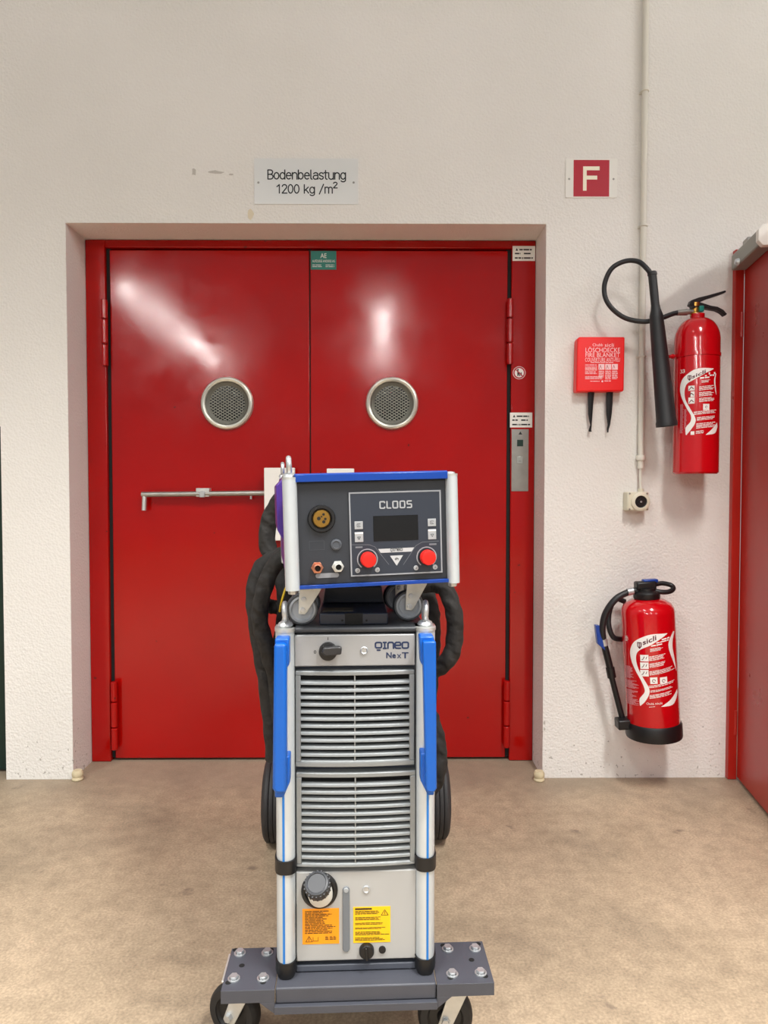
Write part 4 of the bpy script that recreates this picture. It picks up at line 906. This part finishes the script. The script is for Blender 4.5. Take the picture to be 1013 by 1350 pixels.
# rounded aluminium corner posts
def post(s_):
    xo, xi = s_ * .1500, s_ * .1145
    poly = [(xi, .030), (xi, -.004)] + [(s_ * .1315 + s_ * .0172 * math.cos(R(a_)) * 1.0, -.005 - .019 * math.sin(R(a_))) for a_ in range(170, 9, -16)] + [(xo, -.002), (xo, .030)]
    zt_, zf = zTop - .006, ZB + .030
    p_ = obj('corner_post', MB().prismz(poly, zf, zt_), ALU, wm, smooth=40)
    xs = s_ * .1345
    obj('blue_stripe', MB().box(xs - .0021, xs + .0021, -.0246, -.020, zf + .002, zt_ - .01), mat('blue_inlay', '#1370bd', .4), p_)
    grow = lambda e: [(x + (e if x * 1 > s_ * .132 else -e), y + (-e if y < .01 else 0)) for x, y in poly]
    zc1 = (L(380, 1141, -.02)[1], L(380, 1143, -.02)[1])[0]
    obj('joint_collar', MB().prismz(grow(.0028), L(376, 1152, -.02)[1], L(376, 1134.5, -.02)[1]), BLACK, p_, smooth=40)
    m_ = MB(); e = grow(.0022); lo = [(s_ * .132 + (x - s_ * .132) * .8, y * .8 - .002) for x, y in e]; n = len(e)
    zl = [(lo, ZB + .0005), (e, ZB + .010), (e, ZB + .032)]
    vs = [(x, y, z) for pl, z in zl for x, y in pl]; fs = [tuple(range(n)), tuple(range(2 * n, 3 * n))] + [(j * n + i, j * n + (i + 1) % n, (j + 1) * n + (i + 1) % n, (j + 1) * n + i) for j in range(2) for i in range(n)]
    obj('foot_cap', m_.add(vs, fs), BLACK, p_, smooth=40)
    obj('top_cap', MB().prismz(grow(.0012), zt_, zt_ + .006), ZINCY, p_, smooth=40)
    xe = s_ * .132
    obj('eye_bolt', MB().lathe([(0, 0), (.013, 0), (.015, .003), (.0125, .008), (.007, .011), (.006, .016)], (xe, .004, zt_ + .006), (0, 0, 1), 24).xf(Matrix.Identity(4)).ring((xe, .006, zt_ + .034), (1, 0, -.06 * s_), .0155, .0052, 32, 12), ZINC, p_)
    return p_
for s_ in (-1, 1): post(s_)
# blue grab handles on the posts
def handle(s_, bar, lug1, lug2):
    vf, vb = -.062, -.036                       # front bar stands clear of the post
    pl = [L(px, py, vf) for px, py in bar]; m_ = MB().prism(pl, vf, vb)
    h_ = obj('grab_handle', m_, BLUE, wm, bevel=.006, segs=3, label='blue plastic grab handle')
    for lg_ in (lug1, lug2):
        obj('handle_foot', MB().prism([L(px, py, -.03) for px, py in lg_], -.050, -.018), BLUE, h_, bevel=.003)
handle(-1, [(359, 1041), (363, 1047.5), (375.5, 1047.5), (378, 1042), (377.8, 849), (361.2, 849)],
       [(364, 839), (382.5, 839), (382.5, 873), (378, 880), (364, 880)], [(364, 992), (383.5, 992), (383.5, 1026), (375, 1046), (364, 1046)])
handle(1, [(562, 1042), (565, 1045), (573, 1045), (576.3, 1040), (575.3, 846), (558, 846)],
       [(552, 836), (571, 836), (571, 877), (558, 877), (553.5, 870)], [(553.5, 988), (571, 988), (571, 1043), (563, 1043), (553.5, 1024)])
# carrier: wings with lips, central beam, rear deck
wx = (L(291, 1298, -.047)[0], L(652, 1295, -.047)[0]); ci = .150
b = MB()
for x0, x1 in ((wx[0], -ci), (ci, wx[1])):
    b.box(x0, x1, -.047, .075, ZB - .005, ZB); b.box(x0, x1, -.047, -.041, ZB - .024, ZB - .004)
s_ = .03
for sg, xw in ((-1, -ci), (1, ci)):
    b.prism([(xw, ZB - .005), (xw + sg * .001, ZB - .024), (xw + sg * .028, ZB - .024), (xw, ZB - .046)][::1] if sg < 0 else [(xw, ZB - .046), (xw + .028, ZB - .024), (xw + .001, ZB - .024), (xw, ZB - .005)], -.047, -.041)
b.box(-ci, ci, -.052, .10, ZB - .044, ZB - .030)
car = obj('carrier_frame', b, GREYP, wm, bevel=.002)
obj('front_beam', MB().box(-ci + .001, ci - .001, -.044, .10, ZB - .0295, ZB), GREYP, car, bevel=.003)
obj('deck', MB().box(-.125, .125, .101, .93, ZB - .03, ZB + .003), GREYP, car, bevel=.003)
for sg in (-1, 1): obj('axle_arm', MB().box(sg * .15 - .012, sg * .15 + .012, .101, .93, ZB - .04, ZB - .004), GREYP, car, bevel=.003)
bolt = MB().lathe([(0, 0), (.0115, 0), (.0115, .0018), (.0085, .0022), (.0085, .0022)], (0, 0, 0), (0, 0, 1), 20).lathe([(.0085, .002), (.0085, .0062), (.0078, .0072), (.004, .0072), (0, .0066)], (0, 0, 0), (0, 0, 1), 6).mesh('hex_bolt', 30)
holem = MB().lathe([(0, .0004), (.0055, .0004), (.0055, .0001)], (0, 0, 0), (0, 0, 1), 14).mesh('slot_hole', 0)
for px, py in ((316.5, 1255), (352.5, 1254.5), (308.5, 1288.5), (347, 1288), (590.5, 1249.5), (626.5, 1249), (596.5, 1282.5), (634, 1281)):
    p_ = MF.i @ G(px, py + 2, ZB); obj('hex_bolt', bolt, ZINC, car, loc=(p_.x, p_.y, ZB))
for px, py in ((310.5, 1252.5), (357.5, 1252), (319, 1273), (301, 1295.5), (347, 1295), (584.5, 1246.5), (630.5, 1244.5), (622, 1265.5), (594, 1289), (640, 1287)):
    p_ = MF.i @ G(px, py, ZB); obj('slot_hole', holem, BLACKM, car, loc=(p_.x, p_.y, ZB))
# front castors
def castor(px, yaw, off):
    pv = MF.i @ G(px, 1270, ZB); pv.z = 0; Rw, wd_ = .0535, .032
    c = pv + Vector((off[0], off[1], 0)); M = Matrix.Translation((c.x, c.y, Rw)) @ Matrix.Rotation(yaw, 4, 'Z')
    top_ = ZB - .006; m_ = MB()
    m_.box(pv.x - .048, pv.x + .048, pv.y - .04, pv.y + .04, top_ - .004, top_); m_.cyl((pv.x, pv.y, top_ - .018), (pv.x, pv.y, top_ - .004), .03, 24)
    mi = M.inverted() ; ptop = mi @ Vector((pv.x, pv.y, top_ - .016))
    i0 = len(m_.v); xt = ptop.x
    for yy in (-wd_ / 2 - .006, wd_ / 2 + .003):
        m_.prism([(-.010, -.014), (.010, -.014), (.014, -.008), (max(xt, .01) + .022, ptop.z), (xt - .018, ptop.z), (-.013, -.006)], yy, yy + .003)
    m_.prism([(xt - .018, ptop.z), (xt + .022, ptop.z), (xt + .022, ptop.z + .004), (xt - .018, ptop.z + .004)], -wd_ / 2 - .006, wd_ / 2 + .006)
    m_.xf(M, i0)
    ca = obj('castor', m_, ZINCY, wm, bevel=.001, label='zinc castor fork with black wheel')
    obj('tyre', MB().lathe([(Rw * .66, -wd_ / 2), (Rw * .9, -wd_ / 2), (Rw * .985, -wd_ * .3), (Rw, -wd_ * .1), (Rw, wd_ * .1), (Rw * .985, wd_ * .3), (Rw * .9, wd_ / 2), (Rw * .66, wd_ / 2)], (0, 0, 0), (0, 1, 0), 44, closed=True).xf(M), RUBBER, ca)
    obj('wheel_hub', MB().lathe([(Rw * .66, -wd_ * .42), (Rw * .58, -wd_ * .3), (Rw * .3, -wd_ * .3), (Rw * .24, -wd_ * .52), (0, -wd_ * .52), (0, wd_ * .5), (Rw * .24, wd_ * .5), (Rw * .3, wd_ * .3), (Rw * .58, wd_ * .3), (Rw * .66, wd_ * .42)], (0, 0, 0), (0, 1, 0), 36, closed=True).xf(M), BLACK, ca)
    obj('axle_bolt', MB().lathe([(.0095, 0), (.0095, .002), (.0075, .002), (.0075, .008), (0, .008)], (0, -wd_ / 2 - .006, 0), (0, -1, 0), 6).xf(M), ZINC, ca)
castor(330, R(-24), (-.033, .022)); castor(610, R(-6), (-.032, .012))
# big rear wheels
def rear_wheel(x):
    Rw, w = .126, .076; pr = [(.062, -w / 2), (.095, -w / 2)]
    pr += [(.112, -w * .46), (.120, -w * .40)]
    for g_ in (-.27, -.09, .09, .27): pr += [(.1248, g_ * w - w * .075), (.1258, g_ * w - w * .05), (.1258, g_ * w + w * .05), (.1248, g_ * w + w * .075), (.121, g_ * w + w * .085)] if g_ < .2 else [(.1248, g_ * w - w * .075), (.1258, g_ * w - w * .05), (.1258, g_ * w + w * .05), (.1248, g_ * w + w * .075)]
    pr += [(.120, w * .40), (.112, w * .46), (.095, w / 2), (.062, w / 2)]
    rw = obj('rear_wheel', MB().lathe(pr, (x, .845, Rw), (1, 0, 0), 56, closed=True), RUBBERG, wm, smooth=30, label='ribbed grey-black rear tyre')
    obj('wheel_hub', MB().lathe([(.063, -.03), (.05, -.02), (.02, -.02), (.018, -.042), (0, -.042), (0, .042), (.018, .042), (.02, .02), (.05, .02), (.063, .03)], (x, .845, Rw), (1, 0, 0), 36, closed=True), HUB, rw)
xwl = L(348.5, 1068, .83)[0] + .038; xwr = L(590.5, 1068, .83)[0] - .038
rear_wheel(xwl); rear_wheel(xwr)
obj('rear_axle', MB().cyl((xwl, .845, .126), (xwr, .845, .126), .011, 16), STEEL, wm)
# cradle between power source and feeder
r = lr(421, 808, 512, 829, .014)
crd = obj('feeder_cradle', MB().box(r[0], r[1], .014, .40, zTop, r[3]).prism([(r[0] + .002, r[3]), (r[1] - .002, r[3]), (r[1] - .008, r[3] + .036), (r[0] + .008, r[3] + .036)], .13, .39), mat('dark_steel_box', '#222733', .42), wm, bevel=.003)
r2 = lr(455, 808.5, 478.5, 823.5, .014); obj('square_opening', MB().box(r2[0], r2[1], 0.0133, .015, r2[2], r2[3]), BLACKM, crd)
r2 = lr(425, 800, 465, 805, .10); obj('type_plate', MB().box(r[0] + .006, r[0] + .064, .035, .075, r[3], r[3] + .0008), BROWN, crd, smooth=0)
m_ = MB()
for px in (451.5, 483.5): a = L(px, 818, .014); m_.lathe([(0, .0006), (.0022, .0006)], (a[0], .014, a[1]), (0, -1, 0), 10)
obj('rivet_holes', m_, BLACKM, crd, smooth=0)

# ================================================================== WIRE FEEDER ON TOP
zf0 = zTop + .088
fc = W(490.5, 775, -1.325); FF = Frame((fc.x, -1.325, fc.z), (0, R(-1.5), R(9.0)))
wf = thing('wire_feeder', 'boxy wire feeder with red knobs and display on top of the welding machine', 'wire feeder', FF)
F = FF.hit
def fr_(px0, py0, px1, py1, v=0.0):
    a = F(px0, py1, v); c = F(px1, py0, v); return a[0], c[0], a[1], c[1]
def fq(u, v, o, s, d=0.0): return F(o[0] + u / s, o[1] + v / s, d)
xL = (F(374.5, 700, -.01)[0], F(393.5, 700, -.01)[0]); xR = (F(590.5, 700, -.01)[0], F(605.5, 700, -.01)[0])
zt0, zb0 = F(490, 622.5, 0)[1], F(490, 772, 0)[1]
DP = .46
obj('housing', MB().box(xL[1] - .006, xR[0] + .004, .006, DP, zb0 + .004, zt0 - .004), CHAR, wf, bevel=.003)
obj('front_panel', MB().box(xL[1] - .004, xR[0] + .003, .000, .008, zb0 + .006, zt0 - .015), CHAR, wf, bevel=.0015)
obj('lid', MB().prismx([(-.012, zt0 - .0152), (-.012, zt0 - .002), (-.008, zt0), (DP + .01, zt0), (DP + .01, zt0 - .008), (-.004, zt0 - .008), (-.006, zt0 - .0152)], xL[1] - .004, xR[0] + .002), BLUE2, wf, bevel=.001)
obj('bottom_tray', MB().prismx([(-.008, zb0), (-.008, zb0 + .007), (-.004, zb0 + .007), (-.004, zb0 + .004), (DP, zb0 + .004), (DP, zb0)], xL[1] - .002, xR[0] + .003), BLUE2, wf, bevel=.001)
# side cover standing proud on the left, purple reflection put into its colour; dark blue one on the right
xs_ = xL[0]
pl = [(.10, zt0 - .002), (DP - .02, zt0 - .002), (DP - .02, zb0 + .02), (.10, zb0 + .02)]
sc_ = obj('side_cover', MB().prismx(pl, xs_ + .002, xL[1] - .004), PURPLE, wf, bevel=.003, label='left side cover with a painted-in purple reflection')
obj('cover_ridge', MB().prism([(xs_ - .010, zt0 - .020), (xs_ + .003, zt0 - .006), (xs_ + .003, zb0 + .078), (xs_ - .004, zb0 + .090), (xs_ - .010, zb0 + .102)], .10, .40), PURPLE, sc_, bevel=.002)
obj('side_cover', MB().prismx(pl, xR[0] + .004, xR[1] - .002), NAVY, wf, bevel=.003)
def fpost(x0, x1, py0, py1):
    s_ = 1 if x0 > 0 else -1; xm = (x0 + x1) / 2; hw = (x1 - x0) / 2
    poly = [(x0, .026)] + [(xm + hw * math.cos(R(a_)), -.004 - .014 * math.sin(R(a_))) for a_ in range(180, -1, -15)] + [(x1, .026)]
    z1, z0 = zt0 - .010, zb0 - .001
    p_ = obj('corner_post', MB().prismz(poly, z0, z1), ALU, wf, smooth=40)
    obj('top_cap', MB().prismz([(xm + (x - xm) * 1.04, y) for x, y in poly], z1, z1 + .004), ZINCY, p_, smooth=40)
    obj('foot_bolt', MB().lathe([(0, -.008), (.0075, -.008), (.0085, -.006), (.0085, 0), (0, 0)], (xm, .004, z0), (0, 0, 1), 6), ZINC, p_)
    return p_, xm, z1
p_, xm, z1 = fpost(*xL, 0, 0)
obj('eye_bolt', MB().lathe([(0, 0), (.012, 0), (.0135, .003), (.010, .007), (.006, .009)], (xm, .006, z1 + .004), (0, 0, 1), 24).ring((xm, .006, z1 + .025), (1, 0, .02), .0135, .0048, 32, 12), ZINC, p_)
p_, xm2, z2 = fpost(*xR, 0, 0)
obj('cap_bolt', MB().lathe([(.010, 0), (.009, .003), (0, .005)], (xm2, .006, z2 + .004), (0, 0, 1), 16), ZINC, p_)
rp = obj('rear_post', MB().box(xL[0] + .002, xL[0] + .022, DP - .01, DP + .012, zb0, zt0 + .002), ALU, wf, bevel=.004)
obj('rear_eye_bolt', MB().lathe([(0, 0), (.011, 0), (.009, .006), (.006, .008)], (xL[0] + .012, DP, zt0 + .002), (0, 0, 1), 20).ring((xL[0] + .012, DP, zt0 + .022), (1, 0, 0), .013, .0046, 28, 10), ZINC, rp)
rp = obj('rear_post', MB().box(xR[1] - .022, xR[1] - .002, DP - .01, DP + .012, zb0, zt0 + .002), ALU, wf, bevel=.004)
# display panel
o7, s7 = (450, 635), 6.753
c4 = [fq(u, v, o7, s7) for u, v in ((62, 92), (885, 72), (903, 808), (82, 850))]
x0, x1 = (c4[0][0] + c4[3][0]) / 2, (c4[1][0] + c4[2][0]) / 2; z1, z0 = (c4[0][1] + c4[1][1]) / 2, (c4[2][1] + c4[3][1]) / 2
dp = obj('display_panel', MB().box(x0, x1, -.0025, 0, z0, z1), mat('slate_membrane', '#2a303b', .38), wf, bevel=.0006)
e = .0032; m_ = MB()
for q_ in ((x0 + .0006, x1 - .0006, z1 - e, z1 - .0006), (x0 + .0006, x1 - .0006, z0 + .0006, z0 + e), (x0 + .0006, x0 + e, z0 + e, z1 - e), (x1 - e, x1 - .0006, z0 + e, z1 - e)): rect(m_, *q_)
ink('panel_border', m_, GREYINK, dp, flat(-.0029))
# panel coordinates by fraction of the border quad
def uq(u, v):
    x_, z_ = fq(u, v, o7, s7, -.003); return x_, z_
def ur(u0, v0, u1, v1):
    a, c = uq(u0, v1), uq(u1, v0); return a[0], c[0], a[1], c[1]
m_ = MB(); r = ur(340, 168, 627, 240); am = uq(335, 242); bm_ = uq(625, 165); letter(m_, 'CLOOS', BLK, (uq(342, 200)[0], uq(634, 200)[0], uq(480, 233)[1], uq(480, 175)[1]), .21); ink('lettering', m_, mat('silver_lettering', '#9fa2a5', .4), dp, flat(-.0031))
r = (uq(287, 415)[0], uq(686, 415)[0], uq(485, 524)[1], uq(485, 300)[1]); obj('screen', MB().box(r[0], r[1], -.0032, -.0025, r[2], r[3]), SCREEN, dp)
for u0, v0, u1, v1, two in ((120, 352, 192, 425, 0), (122, 448, 196, 540, 1), (772, 328, 843, 398, 0), (775, 422, 845, 515, 1)):
    r = ur(u0, v0, u1, v1); ky = obj('membrane_key', MB().box(r[0], r[1], -.0036, -.0025, r[2], r[3]), LGREY, dp, bevel=.0008)
    m_ = MB()
    if two: rect(m_, r[0] + .0004, r[1] - .0004, r[3] - .0034, r[3] - .0004); ink('key_header', m_, WHITE, dp, flat(-.0039)); m_ = MB()
    xm, zm = (r[0] + r[1]) / 2, (r[2] + r[3]) / 2 - (.0015 if two else 0)
    strokes(m_, [[(xm - .0028, zm + .002), (xm + .0028, zm + .002), (xm, zm - .003), (xm - .0028, zm + .002)]] if two else [rrect(xm - .003, zm - .0026, xm + .003, zm + .0028, .0008), [(xm - .001, zm + .001), (xm + .001, zm - .001)]], .0007); ink('key_symbol', m_, INK, dp, flat(-.0040))
for (u, v, kl) in ((242, 696, ((147, 792), (323, 785))), (769, 676, ((667, 768), (837, 760)))):
    a = uq(u - 8, v - 6); m_ = MB(); strokes(m_, [arc(a[0], a[1], .0182, .0182, -50, 230, 30)], .0020); ink('dial_ring', m_, GREYINK, dp, flat(-.0031))
    obj('dial_base', MB().lathe([(.0150, 0), (.0148, .004), (0, .004)], (a[0], -.0025, a[1]), (0, -1, 0), 32), BLACK, dp)
    m_ = MB().lathe([(.0135, .003), (.0140, .006), (.0138, .018), (.0125, .0205), (.009, .0212), (0, .0208)], (a[0], -.0025, a[1]), (0, -1, 0), 36)
    obj('red_knob', m_, KNOB, dp, label='red rotary knob')
    for ku, kv in kl:
        k_ = uq(ku, kv); obj('round_key', MB().lathe([(.0046, 0), (.0044, .0014), (0, .0016)], (k_[0], -.0025, k_[1]), (0, -1, 0), 20), LGREY, dp)
        m_ = MB(); strokes(m_, [[(k_[0] - .0015, k_[1] - .0012), (k_[0] + .0015, k_[1] - .0012), (k_[0], k_[1] + .0018)]], .0006); ink('key_symbol', m_, INK, dp, flat(-.0044))
m_ = MB(); m_.add([(uq(330, 600)[0], 0, uq(330, 600)[1]), (uq(352, 634)[0], 0, uq(352, 634)[1]), (uq(628, 622)[0], 0, uq(628, 622)[1]), (uq(650, 585)[0], 0, uq(650, 585)[1])], [(0, 1, 2, 3)])
m_.add([(uq(435, 660)[0], 0, uq(435, 660)[1]), (uq(495, 748)[0], 0, uq(495, 748)[1]), (uq(552, 654)[0], 0, uq(552, 654)[1])], [(0, 1, 2)])
ink('grey_emblem', m_, mat('silver_print', '#b4b6b8', .4), dp, flat(-.0029))
m_ = MB(); letter(m_, 'qineo', BLK, (uq(438, 600)[0], uq(548, 600)[0], uq(490, 615)[1], uq(490, 595)[1]), .2); a = uq(494, 690); strokes(m_, [arc(a[0], a[1], .003, .0022, 200, 20, 8), [(a[0] + .003, a[1] + .001), (a[0] + .0025, a[1] - .002)], [(a[0] - .002, a[1] - .001), (a[0] + .001, a[1] + .001)]], .0008); ink('emblem_print', m_, INK, dp, flat(-.0033))
m_ = MB(); strokes(m_, [[uq(90, 562), uq(250, 562), uq(300, 580), uq(425, 738)], [uq(870, 528), uq(720, 538), uq(665, 570), uq(555, 738)], ], .0007)
for u0, v0, u1, v1 in ((128, 576, 190, 592), (785, 548, 848, 566)): r = ur(u0, v0, u1, v1); rect(m_, *r)
ink('panel_lines', m_, mat('dim_grey_print', '#70747a', .5), dp, flat(-.0029))
# torch socket, plug, gas and water couplings
o1, s1 = (340, 590), 3.377
def q1(u, v, d=-.004): return fq(u, v, o1, s1, d)
a = q1(284, 317); k = 1.30 / FPX
ts = obj('torch_socket', MB().lathe([(.0250, 0), (.0250, .004), (.0235, .007), (.0190, .007), (.0180, .003), (.0158, .002), (0, .002)], (a[0], 0, a[1]), (0, -1, 0), 40), BLACK, wf)
br = obj('brass_insert', MB().lathe([(.0160, .002), (.0158, .006), (.0145, .0075), (0, .0075)], (a[0], 0, a[1]), (0, -1, 0), 32), BRASS, ts, label='brass socket insert')
m_ = MB()
for u, v, rr_ in ((272, 316, .0034), (293, 298, .0024), (301, 318, .0024), (294, 331, .0030), (284, 308, .0016)): c = q1(u, v, -.008); m_.lathe([(0, .0079), (rr_, .0079)], (c[0], 0, c[1]), (0, -1, 0), 14)
obj('contact_holes', m_, BLACKM, ts, smooth=0)
a = q1(350, 433); obj('blanking_plug', MB().lathe([(.0102, 0), (.0098, .003), (.0068, .004), (.006, .0028), (0, .0028)], (a[0], 0, a[1]), (0, -1, 0), 28), mat('grey_plug', '#474b52', .45), wf)
m_ = MB(); a = q1(230, 418), q1(297, 455); strokes(m_, [[(a[0][0], a[0][1]), (a[1][0], a[0][1]), (a[1][0], a[1][1]), (a[0][0], a[1][1]), (a[0][0], a[0][1])]], .0006); ink('socket_marking', m_, mat('faint_grey_print', '#474b53', .5), wf, flat(-.0006))
for u, v, mm, lab in ((265, 535, COPPER, 'reddish coupling'), (357, 530, ZINCY, 'steel coupling')):
    a = q1(u, v); fi = obj('hose_coupling', MB().lathe([(.0095, 0), (.0095, .006), (.0072, .006), (.0072, .012), (.0080, .013), (.0080, .019), (.0055, .0195), (.005, .012), (0, .012)], (a[0], 0, a[1]), (0, -1, 0), 24), mm, wf, label=lab)
    obj('coupling_bore', MB().lathe([(.0052, .0128), (0, .0128)], (a[0], 0, a[1]), (0, -1, 0), 16), BLACKM, fi)
    obj('coupling_nut', MB().lathe([(.0112, .001), (.0112, .005), (.008, .006)], (a[0], 0, a[1]), (0, -1, 0), 6), mm, fi)
a, c = q1(258, 581), q1(362, 560); zz_ = (a[1] + c[1]) / 2
obj('coupling_marking', MB().prism(arc(c[0] - .004, zz_, .0042, .0042, -90, 90, 8) + arc(a[0] + .004, zz_, .0042, .0042, 90, 270, 8), -.0012, 0), mat('dim_grey_plate', '#85888d', .5), wf)
# feeder castors
def fcastor(px, py, v, xo, yaw):
    M = FF.m; tgt = G(px, py + 21, zTop)
    c = FF.i @ Vector((tgt.x, tgt.y, zTop + .0305)); Rw, wd_ = .0300, .020
    m_ = MB(); px_, pz_ = c.x + xo, zb0 - .0005
    m_.box(px_ - .03, px_ + .03, c.y - .02, c.y + .028, pz_ - .003, pz_)
    for yy in (-wd_ / 2 - .005, wd_ / 2 + .003):
        m_.prism([(c.x - .0075, c.z - .007), (c.x + .004, c.z - .009), (c.x + .009, c.z - .004), (c.x + .036, pz_ - .012), (c.x + .038, pz_ - .002), (c.x - .003, pz_ - .002), (c.x - .0065, c.z + .02)], c.y + yy, c.y + yy + .002)
    ca = obj('castor', m_, ZINCY, wf, bevel=.0008, label='zinc castor fork with grey wheel')
    obj('tyre', MB().lathe([(Rw * .84, -wd_ / 2), (Rw * .95, -wd_ / 2), (Rw, -wd_ * .3), (Rw, wd_ * .3), (Rw * .95, wd_ / 2), (Rw * .84, wd_ / 2)], c, (0, 1, 0), 40, closed=True), mat('dark_grey_tyre', '#3b3e42', .55), ca)
    obj('wheel_disc', MB().lathe([(Rw * .84, -wd_ * .5), (Rw * .72, -wd_ * .54), (Rw * .62, -wd_ * .36), (Rw * .2, -wd_ * .36), (0, -wd_ * .36), (0, wd_ * .4), (Rw * .84, wd_ * .4)], c, (0, 1, 0), 36), HUB, ca)
    obj('axle_bolt', MB().lathe([(.0052, 0), (.0045, .003), (0, .0035)], (c.x, c.y - wd_ / 2 - .005, c.z), (0, -1, 0), 14), ZINC, ca)
    obj('fork_bolt', MB().lathe([(.0052, 0), (.0045, .003), (0, .0035)], (c.x + .003, c.y - wd_ / 2 - .005, c.z + .020), (0, -1, 0), 14), ZINC, ca)
fcastor(398.5, 802.5, 0, .022, 0); fcastor(538, 797, 0, .016, 0)
fcastor(403, 793, 0, .018, 0); fcastor(524, 784, 0, .016, 0)

# ================================================================== SLEEVED HOSES BEHIND THE MACHINE
def hose(pts, r, label, seed, ys=None):
    rn = random.Random(seed); ph = rn.random() * 6; n1 = rn.uniform(13, 18)
    def rad_(t_, a_): return r * (1 + .035 * math.sin(n1 * 6.28 * t_ * .5 + a_ * 2 + ph) + .03 * math.sin(31 * t_ + a_ * 3 + 2 * ph) + .028 * math.sin(83 * t_ + 2 * a_ + ph))
    wp = [W(px, py, y) for px, py, y in pts]; o = wp[0].copy(); low = min(wp, key=lambda w_: w_.z)
    ob = obj('cable_hose', MB().tube([w_ - o for w_ in wp], rad_, 16, 14), FABRIC, None, loc=o, smooth=60)
    tag(ob, label, 'hose'); return ob
hose([(392, 652, -.75), (374, 655, -.72), (358, 680, -.70), (352, 715, -.70), (364, 745, -.72), (377, 785, -.76), (374, 830, -.74), (362, 880, -.70), (366, 950, -.72)], .023, 'black sleeved hose arching over the left edge of the wire feeder', 1)
hose([(385, 730, -.66), (364, 735, -.72), (345, 750, -.76), (337, 775, -.78), (338, 810, -.78), (344, 850, -.76), (352, 900, -.74), (358, 950, -.72), (362, 1000, -.70)], .024, 'outermost black sleeved hose hanging down on the left side', 2)
hose([(395, 715, -.62), (378, 728, -.82), (358, 752, -.84), (345, 790, -.84), (344, 825, -.82), (354, 860, -.80), (364, 900, -.76), (367, 960, -.72)], .021, 'black sleeved hose crossing in front of the left bundle', 3)
hose([(345, 795, -.70), (360, 800, -.72), (378, 800, -.70), (392, 792, -.66)], .019, 'short black sleeved hose tying across the left bundle', 4)
hose([(553, 772, -.70), (572, 770, -.70), (588, 778, -.72), (598, 805, -.74), (600, 840, -.74), (592, 868, -.74), (575, 882, -.72), (556, 888, -.68)], .023, 'black sleeved hose making an open loop on the right side', 5)
hose([(556, 775, -.62), (566, 790, -.64), (571, 820, -.66), (570, 870, -.66), (566, 930, -.64)], .021, 'black sleeved hose hanging just behind the right post', 6)
hose([(560, 930, -.62), (571, 955, -.62), (578, 985, -.62), (578, 1015, -.62), (568, 1040, -.60), (550, 1050, -.56)], .024, 'black sleeved hose bulging out above the right rear wheel', 7)
wp = [W(px, py, y) for px, py, y in ((380, 768, -.92), (376, 778, -.93), (371, 795, -.93), (369, 806, -.90))]
yo = obj('yellow_cable', MB().tube([w_ - wp[0] for w_ in wp], .0026, 8, 6), YWIRE, None, loc=wp[0]); tag(yo, 'thin yellow cable running down beside the left castor', 'cable')
